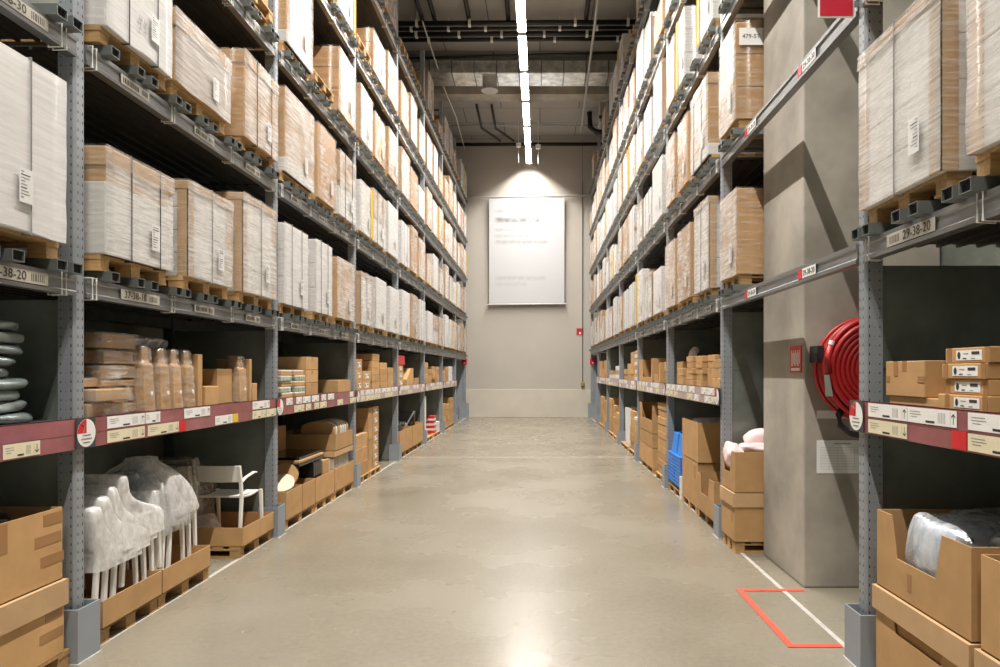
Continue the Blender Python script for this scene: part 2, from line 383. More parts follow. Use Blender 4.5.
pipe('ceiling_pipe', [(-3.6, 23.7, 9.48), (2.8, 23.7, 9.50)], .06, 'black', 'black pipe along the top of the back wall')
pipe('ceiling_pipe', [(-1.9, 20.5, 9.6), (-1.9, 22.3, 9.55), (-1.35, 23.4, 9.5)], .04, 'black', 'short bent black pipe left of the last lamp')
pipe('ceiling_pipe', [(-1.45, 20.5, 9.6), (-1.45, 22.3, 9.55), (-.9, 23.4, 9.5)], .04, 'black', 'short bent black pipe nearer the lamps by the back wall')
pipe('hose_bend', [(2.5, 21.5, 9.2), (1.75, 21.5, 9.15), (1.58, 21.5, 9.3), (1.55, 21.5, 9.75)], .085, 'black', 'thick black bent pipe high above the right rack')
d = thing('air_duct', 'silver rectangular air duct crossing below the ceiling', 'duct', (-.3, 17.4, 9.2))
MB().box(-3.3, 2.9, 0, .8, 0, .33, 'duct').build('duct_body', d, bevel=.02)
for i in range(11):
    x = -3.1 + i * .57
    MB().box(x, x + .03, -.015, .815, -.015, .345, 'steel_beam').build('seam', d)
MB().cyl((-1.0, .3, -.30), .19, .30, 'pipe_grey', n=24).build('outlet', d, smooth=False)
MB().cyl((-1.0, .3, -.33), .22, .03, 'pipe_grey', n=24).build('outlet_collar', d)
tag(MB().box(1.75, 2.35, 20.0, 20.6, 8.9, 9.75, 'pipe_grey').box(1.72, 2.38, 19.97, 20.0, 9.0, 9.1, 'steel_dark').build('ventilation_box', bevel=.01), 'grey ventilation box under the ceiling above the right rack', 'ventilation box')
tag(MB().box(-1.9, -1.8, 19.5, 19.6, 9.5, CEIL, 'steel_dark').box(-2.1, -1.6, 19.45, 19.65, 9.44, 9.5, 'steel_dark').build('cable_bracket'), 'dark bracket fixed under the ceiling behind the beam', 'bracket')
for x, z, lb in [(-.70, 8.93, 'small white camera hanging left of the last lamp'), (-.06, 8.88, 'small grey sensor hanging right of the last lamp')]:
    o = thing('hanging_sensor', lb, 'sensor', (x, 22.3, z))
    MB().cyl((0, 0, 0), .07, .12, 'white_plastic', n=14, r2=.09).build('housing', o)
    MB().tube([(0, 0, .12), (0, 0, CEIL - z)], .01, 'tie', n=6).tube([(0, 0, 0), (0, 0, -.5)], .008, 'tie', n=6).build('suspension', o)
# lamps ---------------------------------------------------------------
LX, LZ, LP, LL = -.385, 8.85, 1.84, 1.66
def lamp_meshes():
    b = MB()   # reflector: trough open downwards
    b.prism([(-.03, .10), (.03, .10), (.094, .0), (.088, .0), (.07, .085), (-.07, .085), (-.088, 0), (-.094, 0)], 1, 0, LL, 'lamp_body')
    b.box(-.03, .03, 0, LL, .10, .16, 'lamp_body')
    t_ = MB().box(-.066, .066, .02, LL - .02, .068, .078, 'tube_glow')
    e = MB().box(-.075, .075, -.01, .02, .06, .12, 'steel_dark').box(-.075, .075, LL - .02, LL + .01, .06, .12, 'steel_dark')
    s_ = MB().box(-.006, .006, .2, .212, .16, CEIL - LZ, 'steel_dark').box(-.006, .006, LL - .212, LL - .2, .16, CEIL - LZ, 'steel_dark')
    return b.mesh('reflector'), t_.mesh('tube'), e.mesh('end_cap'), s_.mesh('suspension')
lm = lamp_meshes()
ys = [22.12 - LP * i for i in range(15)]
vis = 0
for i, y in enumerate(ys):
    o = thing('ceiling_lamp', 'glowing tube lamp, %s from the back wall in the ceiling row' % ('nearest' if i == 0 else (ORD[i + 1] if i < 11 else 'number %d' % (i + 1))), 'lamp', (LX, y, LZ), 'tube lamps in the row above the aisle')
    for me, nm in zip(lm, ('reflector', 'tube', 'end_cap', 'suspension')): place(me, nm, o)
    ld = bpy.data.lights.new('lamp_light', 'AREA'); ld.shape = 'RECTANGLE'; ld.size = .045; ld.size_y = LL - .08
    ld.energy = 172; ld.spread = math.radians(152); ld.color = (1, .945, .875)
    lo = bpy.data.objects.new('lamp_light', ld); C.objects.link(lo); lo.parent = o; lo.location = (0, LL / 2, .064)
tag(MB().box(-.02, .02, -5, 23.9, 0, .05, 'lamp_body').build('lamp_trunking', None, (LX, 0, LZ + .17)), 'long trunking rail carrying the tube lamps along the aisle', 'rail')

# ------------------------------------------------------------------ rack
def post_mesh(H, side):
    s = SGN[side]; b = MB(); W_, D_ = .085, .095
    # open omega section: web at the aisle front, two flanks, back lips
    b.box(0, s * .004 if s > 0 else 0, 0, 0, 0, 0, 'steel') if False else None
    prof = [(0, .012), (.012, 0), (.095, 0), (.095, .02), (.09, .02), (.09, .006), (.016, .006), (.006, .016), (.006, .069), (.016, .079), (.09, .079), (.09, .065), (.095, .065), (.095, .085), (.012, .085), (0, .073)]
    b.prism([(s * p[0], p[1]) for p in prof], 2, 0, H, 'steel')
    n = int(H / .05)
    for i in range(n):
        z = .04 + i * .05
        if z > H - .03: break
        for cx, hw, hh in ((.022, .0035, .011), (.050, .002, .003), (.078, .004, .006)):   # camera side
            y = -.0006
            b.face([(s * (cx - hw), y, z), (s * (cx + hw), y, z), (s * (cx + hw * .5), y, z + hh * 1.4), (s * (cx - hw * .5), y, z + hh * 1.4)], 'hole')
        for cy, hw, hh in ((.024, .004, .012), (.0425, .002, .003), (.061, .004, .012)):     # aisle side
            x = -s * .0006
            b.face([(x, cy - hw, z), (x, cy + hw, z), (x, cy + hw * .5, z + hh * 1.4), (x, cy - hw * .5, z + hh * 1.4)], 'hole')
    return b.mesh('front_post')
RH = 8.75
PM = {s: post_mesh(RH, s) for s in 'LR'}
def rear_mesh(side):
    s = SGN[side]; return MB().prism([(0, 0), (s * .09, 0), (s * .09, .07), (0, .07)], 2, 0, RH, 'steel_dark').mesh('rear_post')
RM = {s: rear_mesh(s) for s in 'LR'}
def brace_mesh(side):
    s = SGN[side]; b = MB(); z = 2.6; up = True
    while z < RH - .8:
        z2 = z + .72
        a, c = (.09, .99) if up else (.99, .09)
        b.tube([(s * a, .04, z), (s * c, .04, z2)], .016, 'steel_dark', n=4); z = z2; up = not up
    for z in (2.5, 4.0, 5.5, 7.0, 8.5): b.box(s * .09, s * .99, .03, .05, z, z + .04, 'steel_dark')
    return b.mesh('brace')
BM_ = {s: brace_mesh(s) for s in 'LR'}
def panel_mesh(side, H):
    s = SGN[side]; b = MB().box(s * .095, s * .99, .03, .036, .02, H, 'sheet')
    for z in (.55, 1.62): b.box(s * .095, s * .99, .022, .03, z, z + .03, 'sheet')
    return b.mesh('side_panel')
PN = {s: panel_mesh(s, LEV[s][0] - .02) for s in 'LR'}
PE = {s: MB().box(SGN[s] * .095, SGN[s] * .99, .03, .036, .02, LEV[s][0] - .02, 'guard').mesh('side_panel') for s in 'LR'}
def guard_mesh(side):
    s = SGN[side]; b = MB(); t_ = .008; x0, x1, y0, y1, H = -.05, .14, -.05, .14, .30
    b.box(s * x0, s * (x0 + t_), y0, y1, 0, H, 'guard'); b.box(s * (x0 + t_), s * x1, y0, y0 + t_, 0, H, 'guard')
    b.box(s * (x0 + t_), s * x1, y1 - t_, y1, 0, H, 'guard'); b.box(s * (x0 - .008), s * (x1), y0 - .008, y1 + .008, 0, .006, 'white_tape')
    for q in ((.0, .0), (.1, .1)): pass
    return b.mesh('foot_guard')
GM = {s: guard_mesh(s) for s in 'LR'}
for side in 'LR':
    for k in range(1, NB + 2):
        y = posty(k) - (.02 if side == 'L' else (.05 if k > 1 else .10))
        where = 'between the %s and %s' % (ORD[k], BAY(k)) if k <= NB else 'at the far end'
        o = thing('rack_upright', 'grey perforated steel upright frame of the %s rack %s' % (SIDE[side], where), 'rack upright', (X(side, 0), y, 0), 'upright frames of the pallet racks')
        place(PM[side], 'front_post', o); place(RM[side], 'rear_post', o, (SGN[side] * .99, 0, 0))
        place(BM_[side], 'brace', o); pn = place(PN[side] if k <= NB else PE[side], 'side_panel', o); gd = place(GM[side], 'foot_guard', o)
        if k > NB: gd.scale = (1.6, 1.5, 1.7)
    o = thing('rack_upright', 'grey steel upright frame of the %s rack nearest behind the camera' % SIDE[side], 'rack upright', (X(side, 0), posty(0), 0), 'upright frames of the pallet racks')
    place(PM[side], 'front_post', o); place(RM[side], 'rear_post', o, (SGN[side] * .99, 0, 0)); place(GM[side], 'foot_guard', o)

BL = PITCH - .085
def beam_mesh(side, mat='steel_beam'):
    s = SGN[side]
    prof = [(-.012, 0), (-.012, .022), (-.004, .03), (-.004, .078), (-.012, .086), (-.012, .11), (.045, .11), (.045, 0)]
    return MB().prism([(s * p[0], p[1]) for p in prof], 1, 0, BL, mat).mesh('front_beam')
FB = {s: beam_mesh(s) for s in 'LR'}
def rbeam(side):
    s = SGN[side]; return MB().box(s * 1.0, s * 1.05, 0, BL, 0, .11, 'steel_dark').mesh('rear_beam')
RB = {s: rbeam(s) for s in 'LR'}
def bar_mesh(side):
    s = SGN[side]; b = MB(); a, e, w_, h_, t_ = -.075, 1.08, .078, .056, .004
    b.box(s * a, s * e, 0, w_, 0, t_, 'bar_steel'); b.box(s * a, s * e, 0, w_, h_ - t_, h_, 'bar_steel')
    b.box(s * a, s * e, 0, t_, t_, h_ - t_, 'bar_steel'); b.box(s * a, s * e, w_ - t_, w_, t_, h_ - t_, 'bar_steel')
    b.box(s * (a + .014), s * (a + .018), t_, w_ - t_, t_, h_ - t_, 'hole')
    return b.mesh('support_bar')
SB = {s: bar_mesh(s) for s in 'LR'}
def shade_mesh(side):  # added dark sheet: shade below the pallets, hides their pale boards
    s = SGN[side]; b = MB(); b.box(s * .05, s * 1.0, 0, BL, .099, .105, 'shade_dark')
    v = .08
    while v < .96: b.box(s * v, s * (v + .02), 0, BL, .082, .099, 'shade_dark'); v += .11
    return b.mesh('shade_sheet')
DK = {s: shade_mesh(s) for s in 'LR'}
def conn_mesh(side):
    s = SGN[side]; b = MB()
    for y in (-.004, BL - .046): b.box(s * -.016, s * -.0125, y, y + .05, -.06, .13, 'steel')
    return b.mesh('end_connector')
CN = {s: conn_mesh(s) for s in 'LR'}
def tie_mesh(side):
    s = SGN[side]
    pts = [(s * -.022, 0, -.006), (s * -.022, 0, .116), (s * .05, 0, .119), (s * .05, 0, -.008)]
    b = MB()
    for dy in (0, .035): b.tube([(p[0], p[1] + dy, p[2]) for p in pts], .005, 'tie', n=6, closed=True)
    return b.mesh('cable_tie')
TM = {s: tie_mesh(s) for s in 'LR'}
def plate_mesh(side, w_, h_, bars, mat='tag_plate', seed=0, code=True):
    """a printed tag lying on an aisle-facing plane, origin at its lower near corner"""
    s = SGN[side]; rnd = random.Random(seed); b = MB(); b.box(0, -s * .002, 0, w_, 0, h_, mat)
    x = -s * .0026
    def q(y0, y1, z0, z1, m): b.face([(x, y0, z0), (x, y1, z0), (x, y1, z1), (x, y0, z1)], m)
    if bars:
        y = w_ * .06
        while y < w_ * .62:
            d_ = w_ * rnd.uniform(.03, .06); q(y, y + d_, h_ * .22, h_ * .78, 'ink'); y += d_ + w_ * .025
    if code:
        y = w_ * .72
        while y < w_ * .95: q(y, y + w_ * .012, h_ * .2, h_ * .8, 'ink'); y += w_ * rnd.choice((.02, .03))
    return b.mesh('location_label')
PL = {s: [plate_mesh(s, .30, .058, True, seed=i) for i in range(3)] for s in 'LR'}
PLT = {s: plate_mesh(s, .42, .062, False, code=True) for s in 'LR'}
def code_label(side, o, y, txt, z=.026):
    s = SGN[side]; p = place(PLT[side], 'location_label', o, (-s * .012, y, z))
    # writing on the near or far half, read left to right as seen from the aisle
    if side == 'R':   # seen from the aisle, left = far end
        p.scale = (1, -1, 1); p.location.y = y + .42
        text_obj('writing', txt, .062, p, (-s * .0032, .15, .031), 'R'); 
        p.children[0].scale = (1, -1, 1) if False else (1, 1, 1)
        p.scale = (1, 1, 1); p.location.y = y
        p.children[0].location.y = .15
    else: text_obj('writing', txt, .062, p, (-s * .0032, .15, .031), 'L')
    return p
SKIPR = {(1, 0), (1, 1)}   # levels that pass in front of the pillar carry no bars where the pillar stands
for side in 'LR':
    s = SGN[side]
    for k in range(0, NB + 1):
        for li, z in enumerate(LEV[side]):
            if k == 0 and li > 1: continue
            if k == 1 and li > 2: continue
            o = thing('rack_level', 'steel beam level with support bars, %s rack, %s, %s level up' % (SIDE[side], BAY(k), ORD[li + 1]), 'rack level', (X(side, 0), posty(k) + (.065 if side == 'L' else (.035 if k != 1 else -.015)), z), 'beam levels of the pallet racks')
            fb = place(FB[side], 'front_beam', o)
            pillar = side == 'R' and k == 1
            if pillar: fb.scale = (1, (BL + .05) / BL, 1)
            if side == 'R' and k == 0: fb.scale = (1, (BL - .05) / BL, 1)
            if not pillar: place(RB[side], 'rear_beam', o); place(DK[side], 'shade_sheet', o)
            y = .12 if k else .15; j = 0
            while y < BL - .06:
                yw = posty(k) + .085 + y
                if not (pillar and yw < 6.03):
                    place(SB[side], 'support_bar', o, (0, y, .11))
                j += 1; y += (.12, .26, .15, .30)[j % 4]
            if k <= 4:
                for yt in ((.03, .87, 1.78, 2.66) if k else (1.70, 2.63)):
                    if pillar: continue
                    place(TM[side], 'cable_tie', o, (0, yt, 0))
            for j, yt in enumerate((.31, 1.20, 2.08)):
                if pillar: continue
                if k == 0 and side == 'R' and li == 0:
                    if j == 2: code_label('R', o, 2.04, '29-38-20')
                    continue
                if k == 0 and side == 'L':
                    if j == 2: code_label('L', o, 2.12, '38-38-20' if li == 0 else '38-38-30')
                    continue
                if k == 1 and side == 'L' and li == 0 and j == 0: code_label('L', o, yt, '37-38-18'); continue
                place(PL[side][(j + k) % 3], 'location_label', o, (-s * .012, yt, .026))
            if pillar:   # red and white tags on the beams passing the pillar
                for yt in (.55, 1.75):
                    MB().box(-.002, 0, 0, .07, 0, .062, 'red').build('red_tag', o, (-.012, yt + .23, .024))
                    p = MB().box(-.002, 0, 0, .22, 0, .062, 'paper').build('location_label', o, (-.012, yt, .024))
                    if li == 0: text_obj('writing', '29-38-20', .05, p, (-.0032, .11, .03), 'R')
                    else: text_obj('writing', '29-38-30', .05, p, (-.0032, .11, .03), 'R')
# lower shelf with red price rail
def lab_mesh(side, w_, h_, mat, arrow, seed):
    s = SGN[side]; rnd = random.Random(seed); b = MB(); b.box(0, -s * .0015, 0, w_, 0, h_, mat); x = -s * .0021
    def q(y0, y1, z0, z1, m): b.face([(x, y0, z0), (x, y1, z0), (x, y1, z1), (x, y0, z1)], m)
    f = (lambda a: a) if side == 'L' else (lambda a: w_ - a)
    aw = h_ * .62
    tw = w_ - (aw if arrow else 0)
    for i in range(3):
        y0 = rnd.uniform(.04, .1) * w_; q(f(y0), f(y0 + tw * rnd.uniform(.15, .35)), h_ * (.72 - .17 * i), h_ * (.76 - .17 * i), 'ink_grey')
    q(f(tw * .45), f(tw * .66), h_ * .10, h_ * .24, 'ink')
    for i in range(5): q(f(tw * (.74 + i * .035)), f(tw * (.75 + i * .035)), h_ * .15, h_ * .8, 'ink_grey')
    if arrow:
        c = w_ - aw * .5; q(f(w_ - aw), f(w_ - aw + .0015), h_ * .08, h_ * .92, 'ink_grey')
        q(f(c - .002), f(c + .002), h_ * .18, h_ * .8, 'ink')
        tip, d_ = (h_ * .82, -1) if arrow > 0 else (h_ * .16, 1)
        for e in (-1, 1):
            b.face([(x, f(c), tip), (x, f(c), tip + d_ * .007), (x, f(c + e * h_ * .2), tip + d_ * h_ * .26), (x, f(c + e * h_ * .2), tip + d_ * h_ * .18)], 'ink')
    return b.mesh('price_label')
LM = {}
for side in 'LR':
    for h_ in (.07,):
        for mat in ('paper', 'cream_paper'):
            for w_ in (.17, .24, .30, .38):
                LM[side, mat, w_] = [lab_mesh(side, w_, h_, mat, (0, 1, -1)[1 if mat == 'paper' else 2], 3), lab_mesh(side, w_, h_, mat, 0, 4)]
for side in 'LR':
    s = SGN[side]; z0, z1 = SHELF[side]
    for k in range(0, NB):
        if side == 'R' and k == 1: continue
        rnd = random.Random(k * 7 + (1 if side == 'L' else 2))
        o = thing('storage_shelf', 'shelf with red price rail in the %s of the %s rack' % (BAY(k), SIDE[side]), 'shelf', (X(side, 0), posty(k) + .085, z0), 'hand height shelves')
        MB().box(s * -.005, s * 1.0, 0, BL, .138, .160, 'steel_dark').box(s * 0, s * .04, 0, BL, .03, .138, 'steel_beam').box(s * .95, s * 1.0, 0, BL, .03, .11, 'steel_beam').build('shelf_deck', o)
        y0f, y1f = (-.085, BL) if k else (0, BL)
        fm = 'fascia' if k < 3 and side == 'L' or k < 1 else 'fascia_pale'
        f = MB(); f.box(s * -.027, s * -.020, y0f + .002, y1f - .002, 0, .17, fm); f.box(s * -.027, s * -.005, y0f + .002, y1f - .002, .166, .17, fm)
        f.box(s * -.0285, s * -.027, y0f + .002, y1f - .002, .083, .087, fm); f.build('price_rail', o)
        if side == 'L' and k == 0: placed = [(2.20, 'cream_paper', .24, .008, 0)]
        elif side == 'L' and k == 1: placed = [(.13, 'paper', .38, .092, 0), (.52, 'paper', .17, .092, 1), (.13, 'cream_paper', .38, .008, 0), (.545, 'cream_paper', .38, .008, 0), (1.0, 'paper', .38, .092, 0), (1.465, 'paper', .30, .008, 1), (2.16, 'paper', .38, .092, 0), (2.16, 'cream_paper', .30, .008, 0), (2.47, 'cream_paper', .24, .008, 1)]
        elif side == 'R' and k == 0: placed = [(2.19, 'paper', .38, .092, 0), (1.805, 'paper', .38, .092, 0), (2.19, 'cream_paper', .38, .008, 0), (1.35, 'paper', .38, .092, 0), (1.35, 'cream_paper', .38, .008, 0)]
        else:
            placed = []
            for zz, ms in ((.092, ('paper',)), (.008, ('cream_paper', 'paper') if side == 'R' else ('cream_paper',))):
                y = rnd.uniform(.02, .12)
                while y < BL - .3:
                    w_ = rnd.choice((.17, .24, .30))
                    if rnd.random() < (.72 if zz > .05 else .6): placed.append((y, rnd.choice(ms), w_, zz, rnd.choice((0, 1))))
                    y += w_ + rnd.uniform(.0, .12)
        for (y, mat, w_, zz, v_) in placed: place(LM[side, mat, w_][v_], 'price_label', o, (-s * .029, y, zz))
        if side == 'L' and k == 1:
            MB().box(.029, .0305, 0, .10, 0, .07, 'yellow').build('yellow_tag', o, (0, 1.77, .008))
            MB().box(.0285, .030, 0, .09, 0, .075, 'red').build('red_tag', o, (0, .93, .006))
        if side == 'R' and k == 0: MB().box(-.030, -.0285, 0, .10, 0, .075, 'red').build('red_tag', o, (0, 1.74, .006))
    # round bay signs hanging from the posts
    for k in range(1, NB):
        if side == 'R' and k == 2: pass
        zc = (z0 + z1) / 2; y = posty(k) + .02
        if side == 'R' and k == 1: y = posty(k) - .07
        o = thing('round_bay_sign', 'round white sign with red wedge on the %s rack post before the %s' % (SIDE[side], BAY(k)), 'sign', (X(side, -.036), y, zc - .085), 'round bay signs')
        MB().box(s * 0, s * .004, -.08, .08, .0, .17, 'steel_dark').build('sign_backing', o)
        b = MB(); n = 28
        def P(a, r, x): return (x, r * math.cos(a), .085 + r * math.sin(a))
        b.face([P(2 * PI * i / n, .078, s * -.0015) for i in range(n)], 'paper')
        b.build('sign_face', o)
        b = MB(); dirn = -1 if side == 'L' else 1
        b.face([(s * -.0022, 0, .085)] + [P(PI / 2 - dirn * -(-PI / 2 * i / 6), .077, s * -.0022) for i in range(7)], 'red'); b.build('red_wedge', o)
        b = MB()
        for z, w_ in ((.03, .06), (.05, .09), (.07, .07)): b.box(s * -.0028, s * -.0022, -w_ / 2, w_ / 2, z, z + .006, 'ink_grey')
        b.tube([(s * -.0028, dirn * .03, .09), (s * -.0028, dirn * .015, .125), (s * -.0028, dirn * .04, .14)], .003, 'ink_grey', n=4)
        b.build('print', o)

# ------------------------------------------------------------------ pallet loads
def pallet_mesh(w_, side, dpt=1.15):
    """block pallet 9.5 cm high, skids running into the rack"""
    s = SGN[side]; b = MB()
    for v in (0, .17, .34, .50, .67, .83, .98 + (dpt - 1.15)): b.box(s * v, s * (v + .11), 0, w_, .080, .095, 'wood')
    for v in (.004, (dpt - .1) / 2, dpt - .104):
        for u in (.0, w_ / 2 - .05, w_ - .09): b.box(s * v, s * (v + .1), u + .004, u + (.10 if 0 < u < w_ - .1 else .086), .015, .067, 'wood')
    for u in (0, w_ / 2 - .05, w_ - .09): b.box(s * 0, s * dpt, u, u + (.10 if 0 < u < w_ - .1 else .09), 0, .015, 'wood'); b.box(0, s * dpt, u, u + (.10 if 0 < u < w_ - .1 else .09), .067, .080, 'wood')
    return b.mesh('pallet')
_pc = {}
def pallet_for(w_, side):
    k = (round(w_, 1), side)
    if k not in _pc: _pc[k] = pallet_mesh(k[0], side)
    return _pc[k], k[0]
def wrap_mesh(s, w_, dpt, h, mat, seed, z0=0, top=True, amp=.006, n=9, nz=8, side_shaded=True):
    """film round a load: rings of a rounded rectangle, slightly crumpled"""
    rnd = random.Random(seed); off = Vector((rnd.random() * 50, rnd.random() * 50, 0)); g = .008; rings = []
    def per(t_):
        # perimeter points; aisle face v=0, camera face u=0
        P_ = []
        for i in range(n): P_.append((-g, -g + (w_ + 2 * g) * i / (n - 1)))
        for i in range(1, 5): P_.append((-g + (dpt + 2 * g) * i / 4, w_ + g))
        for i in range(1, 3): P_.append((dpt + g, w_ + g - (w_ + 2 * g) * i / 2))
        for i in range(1, 6): P_.append((dpt + g - (dpt + 2 * g) * i / 6, -g))
        return P_
    pp = per(0)
    for j in range(nz + 1):
        z = z0 + (h - z0 + g) * j / nz; r = []
        for i, (v, u) in enumerate(pp):
            d_ = amp * noise.noise(Vector((v * 5, u * 5, z * 6)) + off)
            cv, cu = dpt / 2, w_ / 2; q = Vector((v - cv, u - cu)).normalized() * (d_ + (amp * .5))
            zz = z + (0 if j not in (0,) else .02 * noise.noise(Vector((v * 4, u * 4, 3)) + off))
            r.append((s * (v + q.x), u + q.y, zz))
        rings.append(r)
    b = MB(); b.loft(rings, mat, cap=False); k = b.mi('wrap_shaded')
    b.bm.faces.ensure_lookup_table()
    if mat != 'wrap_dense' or side_shaded:
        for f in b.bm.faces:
            if abs(f.calc_center_median().x) > .05: f.material_index = k  # faces off the aisle: dimmer light put into the film material
    return b.mesh('stretch_wrap', True)
def ship_label(s, w_, h_, seed, lines=6):
    rnd = random.Random(seed); b = MB(); b.box(0, -s * .0015, 0, w_, 0, h_, 'label_paper'); x = -s * .0022; lines = 9
    for i in range(lines):
        z = h_ * (.92 - .85 * i / lines) * 1.0; l_ = rnd.uniform(.15, .75)
        b.face([(x, w_ * .1, z - h_ * .03), (x, w_ * (.1 + l_), z - h_ * .03), (x, w_ * (.1 + l_), z), (x, w_ * .1, z)], 'ink' if i % 4 == 1 else 'ink_grey')
    return b.mesh('shipping_label')
SL = {s: [ship_label(s, .09, .165, i) for i in range(4)] for s in (-1, 1)}
_cc = {}
cnt = {}
POS = ['nearest', 'middle', 'farthest']
LK = {'kraftlid': 'brown lidded', 'kraft': 'plain brown', 'white': 'white strapped', 'whitecorner': 'brown cornered white', 'twotier': 'double stacked', 'stack': 'brown box stack', 'grey': 'grey filmed brown', 'whiteplain': 'smooth white', 'yellow': 'yellow edged white', 'low': 'low brown', 'empty': 'nearly bare'}
def load(side, k, li, j, y0, y1, h, kind, vf=-.03, extra=None, base=None):
    s = SGN[side]; w_ = y1 - y0; seed = hash((side == 'L', k, li, j, 5)) & 0xffff; rnd = random.Random(seed)
    dpt = 1.08; zb = LEV[side][li] + .167
    o = thing('pallet_load', '%s pallet load, %s rack, %s, %s level up, %s' % (LK[kind], SIDE[side], BAY(k), ORD[li + 1], POS[j] if j < 3 else 'extra'), 'pallet load', (X(side, vf), y0, zb), 'pallet loads on the racks')
    pm, pw = pallet_for(w_, side)
    p = place(pm, 'pallet', o, (s * .03, w_ / 2 - pw / 2, 0)); B = .0955
    near = k <= 3
    def box_(name, v0, v1, u0, u1, z0, z1, mat, bev=.008):
        return MB().box(s * v0, s * v1, u0, u1, B + z0, B + z1, mat).build(name, o, bevel=bev if near else 0)
    def seams(m_, v0, v1, u0, u1, nr, nc, hh, mat):
        b = MB()
        for r in range(nr):
            for c in range(nc):
                a, e = u0 + (u1 - u0) * c / nc, u0 + (u1 - u0) * (c + 1) / nc
                b.box(s * v0, s * (v0 + (v1 - v0) * .5 - .002), a + .0015, e - .0015, B + hh * r / nr + .001, B + hh * (r + 1) / nr - .001, mat)
                b.box(s * (v0 + (v1 - v0) * .5 + .002), s * v1, a + .0015, e - .0015, B + hh * r / nr + .001, B + hh * (r + 1) / nr - .001, mat)
        return b.build('cartons', o, bevel=.006 if near else 0)
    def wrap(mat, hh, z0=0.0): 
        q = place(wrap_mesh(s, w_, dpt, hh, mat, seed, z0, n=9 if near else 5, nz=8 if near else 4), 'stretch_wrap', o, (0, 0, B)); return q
    def topwrap(hh=.12):
        place(wrap_mesh(s, w_ + .012, dpt + .012, h + .004, 'wrap_thin', seed + 3, h - hh, n=9 if near else 5, nz=2), 'top_wrap', o, (-s * .006, -.006, B))
    def marks():
        b = MB(); x = -s * .021; u0, z0_ = w_ * .45, B + h * .18
        def q(u, z, a, hh): b.face([(x, u0 + u, z0_ + z), (x, u0 + u + a, z0_ + z), (x, u0 + u + a, z0_ + z + hh), (x, u0 + u, z0_ + z + hh)], 'ink_grey')
        for i in range(3):
            q(i * .055, 0, .008, .05); q(i * .055 - .014, .05, .036, .008); q(i * .055 - .012, -.006, .032, .006)
            q(i * .055 - .01, .058, .006, .02); q(i * .055 + .012, .058, .006, .02)
        b.build('printed_mark', o)
    def straps(us, mat='strap_black', g=.016):
        for u in us:
            b = MB(); a = g; b.tube([(s * -a, u, B - .01), (s * -a, u, B + h + a), (s * (dpt + a), u, B + h + a), (s * (dpt + a), u, B - .01)], .006 if near else .005, mat, n=4, closed=True).build('strap', o)
    def corners(hh, cw=.075):
        for u0, u1, e in ((0, cw, -.006), (w_ - cw, w_, .006)):
            b = MB(); z0_, z1_ = B, B + hh
            ue = (u0 - .006 if e < 0 else u1 + .006)
            b.box(s * -.006, s * 0.0, min(u0, ue), max(u1, ue), z0_, z1_, 'kraft_lid')
            b.box(s * -.006, s * .07, min(ue, u0 if e < 0 else u1), max(ue, u0 if e < 0 else u1), z0_, z1_, 'kraft_lid')
            b.build('corner_board', o)
    def cap(hh=.09, mat='kraft_lid', over=.010):
        b = MB(); b.box(s * -over, s * (dpt + over), -over, w_ + over, B + h - hh, B + h + .004, mat).build('carton_lid', o, bevel=.006 if near else 0)
    if base: box_('base_band', -.005, dpt + .005, -.005, w_ + .005, -.0, base, 'carton_white')
    if kind == 'kraftlid':
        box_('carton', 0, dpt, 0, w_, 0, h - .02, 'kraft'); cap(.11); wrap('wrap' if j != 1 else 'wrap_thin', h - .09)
        if near: straps((w_ * .33, w_ * .78))
        topwrap(.10)
    elif kind == 'kraft':
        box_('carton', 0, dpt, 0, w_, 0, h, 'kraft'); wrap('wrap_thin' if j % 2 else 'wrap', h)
        MB().box(s * -.001, s * dpt, w_ / 2 - .025, w_ / 2 + .025, B + h, B + h + .001, 'kraft_tape').build('tape', o)
    elif kind == 'grey':
        box_('carton', 0, dpt, 0, w_, 0, h - .02, 'kraft'); cap(.12); wrap('wrap_grey', h - .10); topwrap(.11)
    elif kind == 'white':
        seams('c', 0, dpt, 0, w_, rnd.choice((2, 3)), rnd.choice((1, 2)), h, 'carton_white'); straps((w_ * .3, w_ * .72), 'ink_grey'); wrap('wrap_dense', h)
    elif kind == 'whiteplain':
        seams('c', 0, dpt, 0, w_, 2, 2, h, 'carton_white'); wrap('wrap_dense', h)
        if near: marks()
    elif kind == 'whitecorner':
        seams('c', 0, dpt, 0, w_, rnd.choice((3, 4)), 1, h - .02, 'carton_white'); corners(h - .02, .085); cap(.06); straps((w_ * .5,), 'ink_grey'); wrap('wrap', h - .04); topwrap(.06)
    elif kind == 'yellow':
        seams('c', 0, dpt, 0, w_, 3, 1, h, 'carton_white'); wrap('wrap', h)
        MB().box(s * -.022, s * -.018, w_ - .09, w_ - .03, B, B + h, 'yellow').box(s * -.022, s * .01, w_ + .016, w_ + .02, B, B + h, 'yellow').build('yellow_strip', o)
    elif kind == 'twotier':
        h1 = h * .44
        box_('carton', 0, dpt, 0, w_, 0, h1, 'carton_white'); place(pm, 'upper_pallet', o, (0, w_ / 2 - pw / 2, B + h1)).scale = (1, 1, .6)
        box_('upper_carton', .01, dpt, .01, w_ - .01, h1 + .075, h, 'kraft' if rnd.random() < .5 else 'carton_white')
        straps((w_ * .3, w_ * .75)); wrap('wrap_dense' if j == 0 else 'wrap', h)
        if near: marks()
    elif kind == 'stack':
        nr = 3
        for r in range(nr):
            for c in range(2):
                MB().box(s * .004, s * dpt, w_ * c / 2 + .003, w_ * (c + 1) / 2 - .003, B + h * r / nr + .002, B + h * (r + 1) / nr - .002, 'kraft').build('carton', o, bevel=.005 if near else 0)
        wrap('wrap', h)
    elif kind == 'low':
